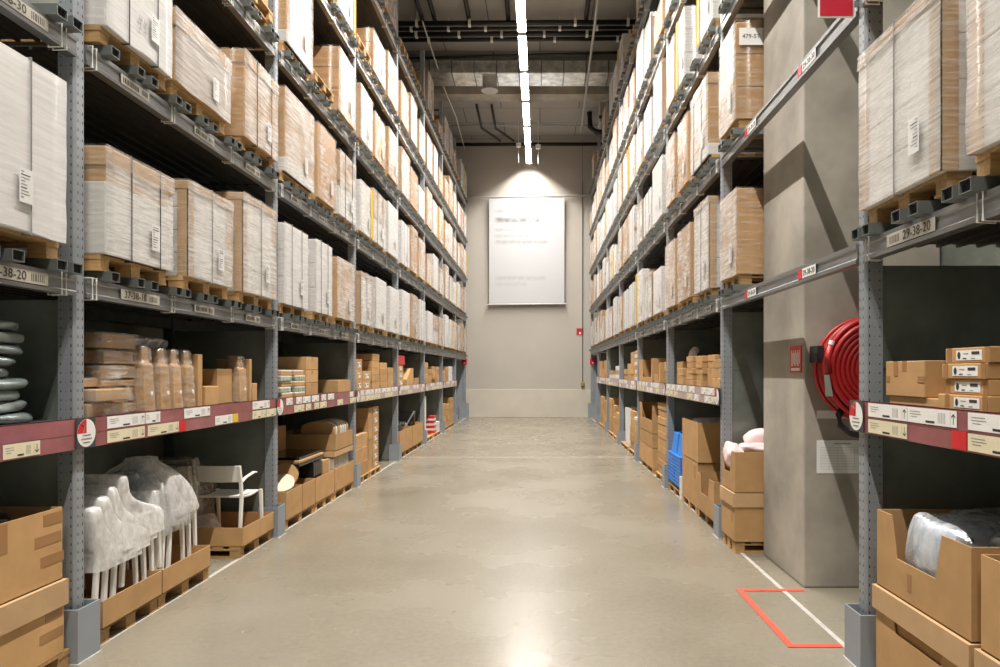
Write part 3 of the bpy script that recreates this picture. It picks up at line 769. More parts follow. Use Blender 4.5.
        box_('carton', 0, dpt, 0, w_, 0, h, 'kraft'); wrap('wrap_thin', h)
    elif kind == 'empty':
        place(pm, 'upper_pallet', o, (0, w_ / 2 - pw / 2, B)); 
        box_('slab', .03, dpt, .03, w_ - .03, .096, max(h, .13), 'kraft')
    if kind not in ('low', 'empty') and (near or rnd.random() < .4):
        place(SL[s][seed % 4], 'shipping_label', o, (-s * .024, w_ * (.62 if side == 'L' else .18), B + h * .16))
    return o, B, dpt
# ------ measured loads near the camera; (bay, level, slot): y0, y1, height, kind, base band
DEF = {}
def D(side, k, li, j, y0, y1, h, kind, **kw): DEF[side, k, li, j] = (y0, y1, h, kind, kw)
D('L', 0, 0, 2, 2.72, 3.60, .84, 'white', vf=-.06)
D('L', 1, 0, 0, 3.95, 4.65, .62, 'kraftlid', vf=-.06, base=.42); D('L', 1, 0, 1, 4.87, 5.55, .68, 'whitecorner', vf=-.06); D('L', 1, 0, 2, 5.77, 6.48, .83, 'whitecorner', vf=-.06)
D('L', 2, 0, 0, 6.77, 7.45, .80, 'white'); D('L', 2, 0, 1, 7.72, 8.32, .82, 'white'); D('L', 2, 0, 2, 8.55, 9.32, .76, 'kraft')
D('L', 3, 0, 0, 9.66, 10.3, .74, 'whitecorner'); D('L', 3, 0, 1, 10.55, 11.25, .78, 'whiteplain'); D('L', 3, 0, 2, 11.5, 12.25, .76, 'whiteplain')
D('L', 1, 1, 0, 3.95, 4.64, .78, 'twotier', vf=-.06); D('L', 1, 1, 1, 4.70, 5.52, .50, 'grey', vf=-.06); D('L', 1, 1, 2, 5.80, 6.52, .73, 'kraftlid', vf=-.06)
D('L', 2, 1, 0, 6.80, 7.65, .84, 'kraft', base=.14); D('L', 2, 1, 1, 7.82, 8.50, .86, 'kraft'); D('L', 2, 1, 2, 8.66, 9.40, .82, 'twotier')
D('L', 3, 1, 0, 9.65, 10.3, .72, 'yellow'); D('L', 3, 1, 1, 10.4, 11.2, .80, 'twotier'); D('L', 3, 1, 2, 11.4, 12.2, .85, 'whiteplain')
D('L', 1, 2, 2, 5.72, 6.50, .35, 'empty')
D('L', 2, 2, 0, 6.85, 7.62, .90, 'kraft', base=.12); D('L', 2, 2, 1, 7.72, 8.45, .14, 'empty'); D('L', 2, 2, 2, 8.62, 9.38, .80, 'stack')
D('L', 3, 2, 0, 9.65, 10.35, .76, 'whitecorner'); D('L', 3, 2, 1, 10.5, 11.2, .70, 'kraft'); D('L', 3, 2, 2, 11.45, 12.2, .80, 'kraft')
D('L', 2, 3, 0, 7.0, 7.7, .3, 'empty'); D('L', 2, 3, 1, 7.75, 8.5, .6, 'yellow'); D('L', 2, 3, 2, 8.6, 9.35, .7, 'yellow')
D('L', 3, 3, 0, 9.6, 10.3, .16, 'empty'); D('L', 3, 3, 1, 10.4, 11.2, .62, 'stack'); D('L', 3, 3, 2, 11.4, 12.2, .75, 'kraft')
D('L', 3, 4, 2, 11.2, 12.1, .8, 'kraft')
D('L', 4, 4, 0, 12.5, 13.2, .14, 'empty'); D('L', 4, 4, 1, 13.3, 14.0, .14, 'empty'); D('L', 4, 4, 2, 14.2, 14.9, .14, 'empty')
D('L', 4, 2, 0, 12.5, 13.3, .80, 'whitecorner'); D('L', 4, 2, 1, 13.4, 14.2, .72, 'kraft'); D('L', 4, 2, 2, 14.3, 15.0, .6, 'whiteplain')
D('L', 5, 4, 0, 15.5, 16.3, .85, 'kraft'); D('L', 5, 4, 1, None, 0, 0, ''); D('L', 5, 4, 2, 17.1, 17.8, .3, 'low')
D('R', 0, 0, 2, 2.93, 3.66, .81, 'whitecorner', vf=-.04); D('R', 0, 0, 1, 1.95, 2.72, .85, 'whitecorner', vf=-.05); 
D('R', 1, 0, 2, 6.03, 6.57, .76, 'kraft', vf=-.02); D('R', 1, 1, 2, 6.03, 6.57, .86, 'stack', vf=-.03); D('R', 1, 2, 2, 6.04, 6.57, .5, 'low', vf=-.02)
D('R', 2, 0, 0, 6.98, 7.62, .93, 'whitecorner'); D('R', 2, 0, 1, 7.85, 8.55, .86, 'kraft'); D('R', 2, 0, 2, 8.72, 9.40, .84, 'kraft')
D('R', 2, 1, 0, 7.02, 7.8, .84, 'kraftlid', base=.12); D('R', 2, 1, 1, 8.0, 8.55, .82, 'kraft'); D('R', 2, 1, 2, 8.75, 9.35, .84, 'stack')
D('R', 2, 2, 0, 6.85, 7.45, .70, 'yellow'); D('R', 2, 2, 1, 8.15, 8.6, .82, 'yellow'); D('R', 2, 2, 2, 8.75, 9.3, .80, 'low')
rg = random.Random(11)
KL = ['white', 'whitecorner', 'kraft', 'kraftlid', 'whiteplain', 'twotier', 'whitecorner', 'whiteplain', 'yellow', 'white', 'stack', 'kraft']
KHI = ['kraft', 'whitecorner', 'stack', 'kraftlid', 'low', 'yellow', 'whiteplain', 'twotier']
allloads = {}
for side in 'LR':
    for k in range(0, NB + 1):
        for li in range(5):
            if k == 0 and li > 0: continue
            if k == 1 and li > (2): continue
            for j in range(3):
                r1, r2, r3, r4 = [rg.random() for _ in range(4)]
                if (side, k, li, j) in DEF:
                    y0, y1, h, kind, kw = DEF[side, k, li, j]
                    if y0 is None: continue
                else:
                    if k <= 1: continue
                    if side == 'R' and k == 1: continue
                    w_ = .66 + .16 * r1; y0 = posty(k) + .12 + j * .905 + (.84 - w_) / 2 * r2 * 1.6; y1 = y0 + w_
                    if y1 > posty(k + 1) - .03: y0 -= y1 - posty(k + 1) + .03; y1 = posty(k + 1) - .03
                    h = .62 + .26 * r3; kind = (KL if li < 3 else KHI)[int(r4 * 100) % (12 if li < 3 else 8)]; kw = {}
                    if kind == 'low': h = .4 + .2 * r3
                    if li == 4 and r3 < .35: kind, h = 'empty', .2
                allloads[side, k, li, j] = load(side, k, li, j, y0, y1, h, kind, **kw)
# sign on the high right load next to the pillar
o, B, dp = allloads['R', 1, 1, 2]
sg = MB().box(.02, .26, -.024, -.021, B + .64, B + .79, 'paper').build('paper_sign', o)
text_obj('writing', '479-ST', .052, sg, (.125, -.0256, B + .715), 'cam')

# ------------------------------------------------------------------ cartons and trays
def floor_pallet(side, y0, y1, v0, label, z=.0, dpt=1.0):
    s = SGN[side]; pm, pw = pallet_for(y1 - y0, side)
    o = place(pm, 'wooden_pallet', None, (X(side, v0), (y0 + y1) / 2 - pw / 2, z)); o.scale = (dpt / 1.15, 1, 1)
    return tag(o, label, 'pallet', 'pallets on the floor')
def tray_mesh(s, w_, d_, h, mat='kraft', th=.006, cut=None, name='tray'):
    """open cardboard box; cut = (u0, u1, depth) notch in its aisle side"""
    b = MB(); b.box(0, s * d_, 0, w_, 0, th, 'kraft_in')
    if cut:
        u0, u1, dz = cut; sl = .05
        P_ = [(0, 0), (w_, 0), (w_, h), (u1, h), (u1 - sl, h - dz), (u0 + sl, h - dz), (u0, h), (0, h)]
        b.prism([(p[0], p[1]) for p in P_], 0, 0, s * th, mat)
    else: b.box(0, s * th, 0, w_, 0, h, mat)
    b.box(s * (d_ - th), s * d_, 0, w_, 0, h, mat); b.box(s * th, s * (d_ - th), 0, th, 0, h, mat); b.box(s * th, s * (d_ - th), w_ - th, w_, 0, h, mat)
    return b
def tray(side, y0, y1, v0, d_, z0, h, label, cut=None, name='cardboard_tray', group=None, tapes=(), band=False, cat='tray'):
    s = SGN[side]; o = thing(name, label, cat, (X(side, v0), y0, z0), group)
    tray_mesh(s, y1 - y0, d_, h, cut=cut).build('tray_walls', o)
    for (u, z, w_, hh) in tapes: MB().box(-s * .0015, 0, u, u + w_, z, z + hh, 'kraft_tape').build('tape', o)
    if band: lidband(s, y1 - y0, d_, 0 + h - .0, .0, o)
    return o
def lidband(s, w_, d_, ztop, z0, o, hh=.12, ov=.014):
    b = MB(); b.box(s * -ov, s * -ov + s * .006, -ov, w_ + ov, ztop - hh, ztop, 'kraft_lid'); b.box(s * (-ov + .006), s * (d_ + ov), -ov, -ov + .006, ztop - hh, ztop, 'kraft_lid')
    b.box(s * (-ov + .006), s * (d_ + ov), w_ + ov - .006, w_ + ov, ztop - hh, ztop, 'kraft_lid'); b.box(s * -ov, s * (d_ + ov), -ov, w_ + ov, ztop, ztop + .005, 'kraft_lid')
    return b.build('carton_lid', o)
def carton(side, y0, y1, v0, d_, z0, h, label, group=None, mat='kraft', lid=0, tape=True, plabel=None, name='cardboard_box', tapes=(), bev=.004, rz=0):
    s = SGN[side]; w_ = y1 - y0
    if not (lid or tape or plabel or tapes):
        o = MB().box(0, s * d_, 0, w_, 0, h, mat).build(name, None, (X(side, v0), y0, z0), bevel=bev)
        o.rotation_euler = (0, 0, rz); return tag(o, label, 'box', group)
    o = thing(name, label, 'box', (X(side, v0), y0, z0), group, rz)
    MB().box(0, s * d_, 0, w_, 0, h, mat).build('carton_body', o, bevel=bev)
    if tape:
        MB().box(-s * .001, s * (d_ + .001), w_ / 2 - .02, w_ / 2 + .02, h - min(.05, h * .3), h + .001, 'kraft_tape').build('tape', o)
    for (u, z, a, hh) in tapes: MB().box(-s * .0015, 0, u, u + a, z, z + hh, 'kraft_tape').build('tape', o)
    if lid: lidband(s, w_, d_, h, 0, o, hh=lid)
    if plabel:
        u, z, a, hh = plabel; b = MB().box(-s * .0015, 0, u, u + a, z, z + hh, 'paper')
        x = -s * .0022
        def q(y0_, y1_, z0_, z1_, m): b.face([(x, y0_, z0_), (x, y1_, z0_), (x, y1_, z1_), (x, y0_, z1_)], m)
        f = (lambda t_: u + t_ * a) if side == 'L' else (lambda t_: u + a - t_ * a)
        q(f(.62), f(.92), z + hh * .55, z + hh * .85, 'ink'); q(f(.28), f(.42), z + hh * .12, z + hh * .24, 'ink'); q(f(.28), f(.5), z + hh * .62, z + hh * .7, 'ink_grey'); q(f(.6), f(.75), z + hh * .12, z + hh * .2, 'ink_grey')
        cy, cz = f(.12), z + hh * .5
        b.face([(x, cy + hh * .26 * math.cos(i * PI / 6), cz + hh * .38 * math.sin(i * PI / 6)) for i in range(12)], 'ink')
        b.build('product_label', o)
    return o
SH = {'L': SHELF['L'][0] + .161, 'R': SHELF['R'][0] + .163}
def blob(parent, name, c, size, mat, seed, amp=.25, n=16, nz=9, flat=.55, loc=None):
    """crumpled pillow-like form centred on c"""
    rnd = random.Random(seed); off = Vector((rnd.random() * 40, rnd.random() * 40, rnd.random() * 40)); rings = []
    for j in range(1, nz):
        ph = PI * j / nz; r = []
        zz = -math.copysign(abs(math.cos(ph)) ** flat, math.cos(ph)); rr = math.sin(ph) ** flat
        for i in range(n):
            a = 2 * PI * i / n; cx = math.copysign(abs(math.cos(a)) ** .6, math.cos(a)); cy = math.copysign(abs(math.sin(a)) ** .6, math.sin(a))
            p = Vector((cx * rr, cy * rr, zz)); d_ = 1 + amp * noise.noise(p * 1.7 + off) + amp * .4 * noise.noise(p * 5 + off)
            r.append((c[0] + p.x * size[0] / 2 * d_, c[1] + p.y * size[1] / 2 * d_, c[2] + p.z * size[2] / 2 * (1 + (d_ - 1) * .6)))
        rings.append(r)
    return MB().loft(rings, mat).build(name, parent, loc, smooth=True, subsurf=1)

# ======================= LEFT, bay 0 (nearest)
floor_pallet('L', 2.75, 3.70, -.01, 'wooden pallet under the nearest brown cartons at left edge')
carton('L', 2.80, 3.68, -.01, 1.0, .0965, .385, 'lower of two big brown lidded cartons at the left edge', 'big cartons at the left edge', lid=.13, tape=False, tapes=((.70, .10, .17, .05), (.74, .20, .12, .05)))
ob = tray('L', 2.80, 3.68, .0, .98, .4875, .388, 'open brown carton with tape patches, upper at left edge', name='open_carton', cat='box', tapes=((.72, .10, .17, .055), (.68, .21, .19, .055), (.74, .31, .14, .06), (.42, .24, .08, .145)))
for i in range(3): tag(blob(None, 'plastic_bag', (0, 0, 0), (.7, .30, .2), 'black_gloss', 40 + i, loc=(-3.05, 2.98 + i * .24, .79)), 'dark plastic bag in open carton at the left edge, %s' % POS[i], 'bag')
for i in range(9):
    h = .056; w_ = (.66, .62, .60, .62, .47, .52, .57, .63, .56)[i]
    o = thing('flat_cushion_pack', 'dark grey green flat plastic pack, %s from bottom of near left shelf stack' % ORD[i + 1], 'pack', (-2.60, 2.96, SH['L'] + .003 + i * (h + .002)), 'flat packs on near left shelf')
    blob(o, 'pack', (-.35, w_ / 2 + .02, h / 2), (.66, w_ + .12, h * 1.28), 'teal_bag', 60 + i, amp=.16, n=20, nz=8, flat=.42)

# ======================= LEFT, bay 1
TR = [(3.99, 4.61, 'under the nearest bagged white chairs'), (4.63, 5.29, 'under the second stack of bagged chairs'), (5.87, 6.55, 'under the uncovered white armchair')]
for y0, y1, w in TR:
    floor_pallet('L', y0, y1, .0, 'wooden pallet below the cardboard tray ' + w)
    tray('L', y0, y1, -.02, 1.02, .0965, .165, 'low brown cardboard tray ' + w, group='trays under chairs')
def chair_parts(o, arms=False, mat='white_chair'):
    """faces +y; rear at y=0; width along x; seat 0.45 high"""
    W_, Dp = .46, .44
    b = MB(); n = 8    # curved backrest
    fr, bk = [], []
    rings = []
    for i in range(n + 1):
        x = -W_ / 2 + .01 + (W_ - .02) * i / n; c = -.035 * (1 - (2 * i / n - 1) ** 2)
        rings.append([(x, c - .008, .60), (x, c + .008, .60), (x, c - .035 + .008, .765), (x, c - .035 - .008, .765)])
    b.loft(rings, mat); b.build('backrest', o, bevel=.004)
    b = MB(); rings = []
    for i in range(n + 1):
        y = .01 + (Dp - .02) * i / n; z = .455 - .022 * math.sin(PI * i / n) + (.0 if i < n else -.008)
        rings.append([(-W_ / 2 + .02, y, z - .012), (W_ / 2 - .02, y, z - .012), (W_ / 2 - .015, y, z + .008), (-W_ / 2 + .015, y, z + .008)])
    b.loft(rings, mat); b.build('seat', o, bevel=.004)
    for sx in (-1, 1):
        x = sx * W_ / 2
        b = MB(); b.loft([[(x + a * .014, y + c * .017, z) for a, c in ((-1, -1), (1, -1), (1, 1), (-1, 1))] for z, y in ((0, -.035), (.44, .005), (.60, -.008), (.765, -.043))], mat); b.build('leg', o, bevel=.004)
        b = MB(); b.loft([[(x + a * .014 * q, y + c * .017 * q, z) for a, c in ((-1, -1), (1, -1), (1, 1), (-1, 1))] for z, y, q in ((0, Dp + .01, .85), (.44, Dp - .02, 1.1), (.462, Dp - .03, 1.1))], mat); b.build('leg', o, bevel=.004)
        if arms:
            b = MB(); b.loft([[(x + a * .016, y, z + c * .008) for a, c in ((-1, -1), (1, -1), (1, 1), (-1, 1))] for y, z in ((.0, .60), (.10, .635), (.26, .66), (.31, .655))], mat); b.build('armrest', o, bevel=.004)
def chair_bag(o, mat, seed, low=.34, puff=.04, knot=False):
    """plastic bag pulled over the back and seat: rings from the hem up"""
    rnd = random.Random(seed); off = Vector((rnd.random() * 40,) * 3); rings = []; n = 28
    prof = [(low, .57, .54, .22), (low + .05, .56, .53, .22), (.46, .56, .52, .22), (.50, .55, .46, .18), (.56, .54, .26, .06), (.62, .53, .15, -.01), (.70, .53, .13, -.03), (.775, .52, .11, -.045), (.79, .48, .07, -.045), (.795, .2, .02, -.045)]
    if knot: prof = [(low, .57, .54, .22), (.42, .58, .56, .22), (.50, .58, .50, .19), (.60, .56, .38, .11), (.70, .54, .26, .05), (.78, .50, .17, .0), (.83, .36, .14, .02), (.86, .16, .10, .03), (.89, .2, .15, .04), (.905, .08, .06, .04)]
    for z, wx, wy, cy in prof:
        r = []
        for i in range(n):
            a = 2 * PI * i / n; cx = math.copysign(abs(math.cos(a)) ** .26, math.cos(a)); sy = math.copysign(abs(math.sin(a)) ** .26, math.sin(a))
            p = Vector((cx * wx / 2, cy + sy * wy / 2, z)); d_ = noise.noise(Vector((p.x * 6, p.y * 6, p.z * 2.2)) + off) * puff + noise.noise(Vector((p.x * 19, p.y * 19, p.z * 5)) + off) * puff * .35
            p += Vector((cx, sy, .3 * (1 if z > low else 2))) * d_
            r.append(p)
        rings.append(r)
    MB().loft(rings, mat, cap=False).build('plastic_bag', o, smooth=True, subsurf=1)
proto_i = 0
def chair(x, y, z, rz, label, bag=None, arms=False, seed=0, group='white chairs', **kw):
    o = thing('stacking_chair', label, 'chair', (x, y, z), group, rz); chair_parts(o, arms); o.scale = (.89, .89, .89)
    if bag: chair_bag(o, bag, seed, **kw)
    return o
for i in range(4):
    chair(-2.83, 4.05 + i * .09, .102 + i * .05, 0, 'white chair in milky bag, %s of the stack beside the nearest post' % ['nearest', 'second', 'third', 'last'][i], 'bag_milky', seed=i, puff=.022, low=.36 - .02 * i)
for i in range(3):
    chair(-2.86, 4.72 + i * .09, .102 + i * .045, .05, 'white chair in clear crumpled bag, %s of the second stack' % ['nearest', 'middle', 'last'][i], 'bag_clear' if i < 2 else 'bag_milky', seed=10 + i, knot=True, puff=.045, low=.40)
for i in range(2):
    chair(-3.24, 5.93 + i * .07, .102 + i * .05, .1, 'chair in brownish bag behind the armchair, %s of two' % ['nearer', 'farther'][i], 'bag_brown', seed=20 + i, puff=.05, low=.1)
chair(-2.82, 6.00, .102, -.05, 'uncovered white plastic armchair in low cardboard tray', arms=True)
tag(blob(None, 'plastic_bag', (0, 0, 0), (.34, .22, .2), 'bag_milky', 77, loc=(-2.98, 6.0, .24), amp=.5), 'crumpled clear plastic bag on the tray under the armchair', 'bag')
# shelf, bay 1: flat packs
zz = SH['L'] + .002
fl = [(3.93, .36, -.02, .055), (3.95, .36, .005, .035)]
for i, (h, w_, v0, y0, m) in enumerate([(.075, .50, .03, 3.93, 'sleeve'), (.07, .44, .0, 3.96, 'sleeve'), (.05, .47, .12, 3.90, 'sleeve'), (.065, .36, .32, 3.93, 'sleeve')]):
    o = thing('flat_pack', 'brown flat pack in clear film, %s from bottom of stack by nearest left post' % ORD[i + 1], 'pack', (X('L', v0), y0, zz), 'flat packs in the left shelf')
    MB().box(0, -.5, 0, w_ * .7, 0, h, 'kraft').build('carton_body', o, bevel=.006)
    place(wrap_mesh(-1, w_ * .7, .5, h, m, 90 + i, amp=.012, nz=3), 'stretch_wrap', o)
    zz += h + .014
zz = SH['L'] + .002
for i, h in enumerate((.06, .085, .035, .075, .085, .09)):
    w_ = (.34, .30, .32, .36, .30, .34)[i]
    o = thing('flat_pack', 'brown filmed flat pack, %s from bottom of second stack on nearer left shelf' % ORD[i + 1], 'pack', (X('L', .10), 4.24 - w_ / 2 + .10, zz), 'flat packs in the left shelf')
    MB().box(0, -.55, 0, w_, 0, h, 'kraft').build('carton_body', o, bevel=.006)
    place(wrap_mesh(-1, w_, .55, h, ('wrap_thin', 'sleeve', 'sleeve', 'wrap_thin', 'sleeve', 'sleeve')[i], 95 + i, amp=.014, nz=3), 'stretch_wrap', o)
    zz += h + .014
def upright_pack(y, v, w_, h, label, d_=.16):
    o = thing('leg_pack', label, 'pack', (X('L', v), y, SH['L'] + .002), 'upright packs on the left shelf')
    MB().loft([[(-a * d_, b_ * w_, z) for a, b_ in ((0, .0), (1, .0), (1, 1.), (0, 1.))] if z == 0 else [(-d_ * (.5 + (a - .5) * q), w_ * (.5 + (b_ - .5) * q), z) for a, b_ in ((0, 0), (1, 0), (1, 1), (0, 1))] for z, q in ((0, 1), (h * .72, .82), (h * .76, .62), (h, .5))], 'kraft').build('carton_body', o, bevel=.006)
    n = 14; rings = []
    off = Vector((y * 7, 3, 1))
    for z, q in ((0.004, 1.06), (h * .3, 1.0), (h * .7, .9), (h * .78, .78), (h * .88, .70), (h * .97, .72), (h * 1.02, .5), (h * 1.03, .2)):
        r = []
        for i in range(n):
            a = 2 * PI * i / n; cx = math.copysign(abs(math.cos(a)) ** .4, math.cos(a)); sy = math.copysign(abs(math.sin(a)) ** .4, math.sin(a)); d2 = .012 * noise.noise(Vector((cx * 3, sy * 3, z * 12)) + off)
            r.append((-d_ / 2 + cx * (d_ / 2 * q + .004 + d2), w_ / 2 + sy * (w_ / 2 * q + .004 + d2), z))
        rings.append(r)
    MB().loft(rings, 'sleeve', cap=False).build('plastic_sleeve', o, smooth=True)
    MB().cyl((.012, w_ * .45, h * .28), .013, .003, 'paper', n=12, axis=0).build('sticker', o)
for i, (y, w_, h) in enumerate([(4.50, .13, .43), (4.70, .13, .42), (4.87, .12, .42), (5.04, .13, .42)]):
    upright_pack(y, .03, w_, h, 'upright brown pack in clear sleeve, %s of four in a row' % ['nearest', 'second', 'third', 'last'][i])
upright_pack(5.98, .05, .15, .40, 'single upright brown pack in clear sleeve near second left post')
tag(blob(None, 'plastic_bag', (0, 0, 0), (.5, .74, .09), 'bag_clear', 31, loc=(-3.0, 4.86, SH['L'] + .475), amp=.2), 'clear plastic sheet lying over the upright packs', 'bag')
carton('L', 4.46, 4.60, .20, .3, SH['L'], .40, 'narrow brown box behind the nearest upright pack', tape=False)
carton('L', 5.24, 5.31, .05, .25, SH['L'], .40, 'thin tall brown carton slab beside the four upright packs', tape=False)
carton('L', 5.38, 5.60, .06, .25, SH['L'], .15, 'low brown box on the left shelf left of the brown panel', tape=False)
carton('L', 5.36, 5.58, .36, .3, SH['L'], .30, 'wide brown box at the back behind the low brown box', tape=False)
carton('L', 5.66, 5.93, .10, .3, SH['L'], .29, 'square brown panel box before the single upright pack', tape=False)
carton('L', 6.17, 6.22, .05, .3, SH['L'], .38, 'thin tall brown slab beside the second left post', tape=False)
carton('L', 6.26, 6.36, .06, .25, SH['L'], .16, 'small low brown box beside the second left post', tape=False)

# ======================= LEFT, bay 2
for y0, y1, w in ((6.9, 7.78, 'nearest'), (7.80, 8.52, 'middle'), (8.55, 9.42, 'farthest')):
    floor_pallet('L', y0, y1, .0, '%s wooden pallet in the third bay of the left rack' % w)
tray('L', 6.90, 7.36, -.01, .9, .0965, .29, 'open brown carton with round stool seats, third left bay', name='open_carton', cat='box')
tray('L', 7.38, 7.78, -.01, .9, .0965, .29, 'open brown carton behind the stool seat carton, third left bay', name='open_carton', cat='box')
tray('L', 7.82, 8.50, -.01, .9, .0965, .29, 'open brown carton holding dark boxes, third left bay', name='open_carton', cat='box')
tray('L', 8.56, 9.40, -.01, .9, .0965, .29, 'open brown carton with white boards below the upper carton', name='open_carton', cat='box')
for i, (y, v, z, r, tilt, dw) in enumerate([(7.20, .0, .41, .125, .5, 'cream'), (7.27, .02, .42, .125, .6, 'cream'), (7.40, .05, .47, .15, 1.1, 'kraft'), (7.50, .08, .48, .15, 1.2, 'kraft')]):
    o = MB().cyl((0, 0, -.018), r, .036, dw, n=26).build('stool_seat', None, (X('L', v + .15), y, z), bevel=.006); o.rotation_euler = (tilt, .15, 0)
    tag(o, 'round %s stool seat leaning in the open carton, %s one' % ('cream' if dw == 'cream' else 'brown', ['nearest', 'second', 'third', 'last'][i]), 'stool seat', 'round stool seats')
for i in range(4):
    carton('L', 7.86 + i * .075, 7.925 + i * .075, .03, .45, .14, .42, 'narrow black box standing in open carton, %s of four' % ORD[i + 1], 'narrow black boxes', mat='black_gloss', tape=False)
carton('L', 8.17, 8.40, .02, .03, .14, .40, 'brown board standing beside the narrow black boxes', tape=False)
for i in range(2): carton('L', 8.42 + i * .035, 8.45 + i * .035, .04, .4, .14, .38, 'thin white board in open carton, %s of two' % ['nearer', 'farther'][i], mat='carton_white', tape=False)
for i in range(3):
    o = MB().box(0, -.5, 0, .85, 0, .028, 'black_gloss' if i != 1 else 'kraft').build('flat_board', None, (X('L', .05 + i * .02), 7.45 + i * .05, .565 + i * .03), bevel=.003)
    tag(o, '%s flat board lying across the black boxes, %s of three' % ('brown' if i == 1 else 'black', ['bottom', 'middle', 'top'][i]), 'board', 'flat boards')
for i in range(8): carton('L', 8.62 + i * .09, 8.65 + i * .09, .03, .35, .14, .37, 'white board standing in the lower carton, %s from near end' % ORD[i + 1], 'white boards', mat='carton_white' if i % 2 else 'cream', tape=False)
carton('L', 8.58, 9.40, .0, .85, .53, .07, 'brown lid tray carrying the upper carton, third left bay', tape=False, mat='kraft_lid')
tray('L', 8.60, 9.38, .0, .82, .605, .21, 'upper open brown carton with pale rolls, third left bay', name='open_carton', cat='box')
for i in range(7):
    m = ('kraft', 'carton_white', 'kraft', 'carton_white', 'carton_white', 'carton_white', 'kraft')[i]; y = 8.66 + i * .10
    b = MB(); n = 12
    pts = [(-.0, 0), (-.42, 0), (-.42, .26)] + [(-.21 + .21 * math.cos(PI - PI * q / n), .26 + .10 * math.sin(PI * q / n)) for q in range(1, n)] + [(0, .26)]
    b.prism(pts, 1, 0, .055, m)
    tag(b.build('rounded_panel', None, (X('L', .04), y, .615), bevel=.004), '%s rounded panel standing in upper carton, %s from near end' % ('brown' if m == 'kraft' else 'white', ORD[i + 1]), 'panel', 'rounded panels')
carton('L', 7.0, 8.4, .55, .4, .6, .35, 'long dark brown box at the back of the third left bay', tape=False)
for c in range(2):
    for r in range(5):
        y0 = 6.80 + c * .34; h = .052; j = random.Random(c * 9 + r).uniform(-.03, .03)
        o = thing('tile_pack', 'pack with green print, %s column, %s from bottom, third left bay' % (['nearer', 'farther'][c], ORD[r + 1]), 'pack', (X('L', -.02 + abs(j)), y0 + j, SH['L'] + r * .058), 'green printed packs')
        MB().box(0, -.3, 0, .29, 0, h - .012, 'green_print' if r % 2 else 'kraft').box(0, -.3, 0, .29, h - .012, h, 'paper').build('pack_body', o, bevel=.004)
for i in range(3): carton('L', 7.52, 7.92, .0, .5, SH['L'] + i * .145, .142, 'brown box, %s of three stacked beside the green printed packs' % ['bottom', 'middle', 'top'][i], 'brown boxes third left bay', plabel=None, tape=True)
carton('L', 7.05, 7.95, .52, .40, SH['L'], .45, 'large brown box at the back behind the stacked boxes', tape=False)
carton('L', 8.70, 9.28, .0, .42, SH['L'], .16, 'wide flat brown box alone on the third left shelf', tape=True)

# ======================= generic stacks
def stackcol(side, k, ci, y0, w_, hs, v0=.02, d_=.4, zb=None, plab=False, mat='kraft', where='shelf', jit=.012):
    gp = .006 if k < 4 else .014
    z = SH[side] if zb is None else zb; rnd = random.Random(k * 31 + ci * 7 + (side == 'L'))
    for i, h in enumerate(hs):
        a = rnd.uniform(-jit, jit)
        m = mat[i % len(mat)] if isinstance(mat, (list, tuple)) else mat
        cn = {'kraft': 'brown', 'carton_white': 'white', 'cream': 'cream', 'red': 'red', 'blue': 'blue', 'orange_box': 'orange'}.get(m, 'brown')
        carton(side, y0 + gp + a, y0 + w_ - gp + a, v0 + abs(a), d_, z + .0005, h - .0015, '%s box, %s %s, %s, %s column, %s from bottom' % (cn, SIDE[side], where, BAY(k), ORD[ci], ORD[i + 1]),
               'small boxes on the %s %s' % (SIDE[side], where), mat=m, tape=(m == 'kraft' and k <= 4 and h > .05), plabel=(w_ * .25, h * .2, w_ * .45, h * .5) if plab else None, bev=.006)
        z += h
# left bay 3
floor_pallet('L', 9.60, 10.32, .0, 'nearer wooden pallet in the fourth bay of the left rack'); floor_pallet('L', 10.36, 11.05, .0, 'farther wooden pallet in the fourth bay of the left rack')
stackcol('L', 3, 1, 9.62, .70, (.20, .20, .20), zb=.0965, d_=.9, where='floor')
stackcol('L', 3, 2, 10.36, .22, (.16,) * 6, zb=.0965, d_=.9, where='floor'); stackcol('L', 3, 3, 10.62, .40, (.12,) + (.14,) * 6, zb=.0965, d_=.5, where='floor', plab=True)
stackcol('L', 3, 1, 9.66, .34, (.15, .15, .15), plab=True); stackcol('L', 3, 2, 10.04, .46, (.14, .14), plab=True); stackcol('L', 3, 3, 10.60, .46, (.11,) * 5); stackcol('L', 3, 4, 11.12, .50, (.10, .11, .10, .11)); stackcol('L', 3, 5, 11.7, .4, (.12, .12, .1))
# left bay 4
floor_pallet('L', 12.5, 14.9, .0, 'long wooden pallet in the fifth bay of the left rack') if False else floor_pallet('L', 12.55, 13.6, .0, 'nearer wooden pallet in the fifth bay of the left rack')
floor_pallet('L', 13.8, 14.9, .0, 'farther wooden pallet in the fifth bay of the left rack')
tray('L', 12.5, 13.7, -.01, .9, .0965, .42, 'large open brown carton, fifth left bay, nearer', name='open_carton', cat='box'); tray('L', 13.75, 14.95, -.01, .9, .0965, .42, 'large open brown carton with metal frame, fifth left bay', name='open_carton', cat='box')
for i in range(4): tag(blob(None, 'plastic_bag', (0, 0, 0), (.6, .5, .3), 'navy' if i % 2 else 'bag_clear', 300 + i, loc=(-3.0, 12.8 + i * .36 + (.3 if i > 1 else 0), .48), amp=.3), '%s plastic bag in the fifth left bay cartons, %s from near end' % ('dark' if i % 2 else 'clear', ORD[i + 1]), 'bag')
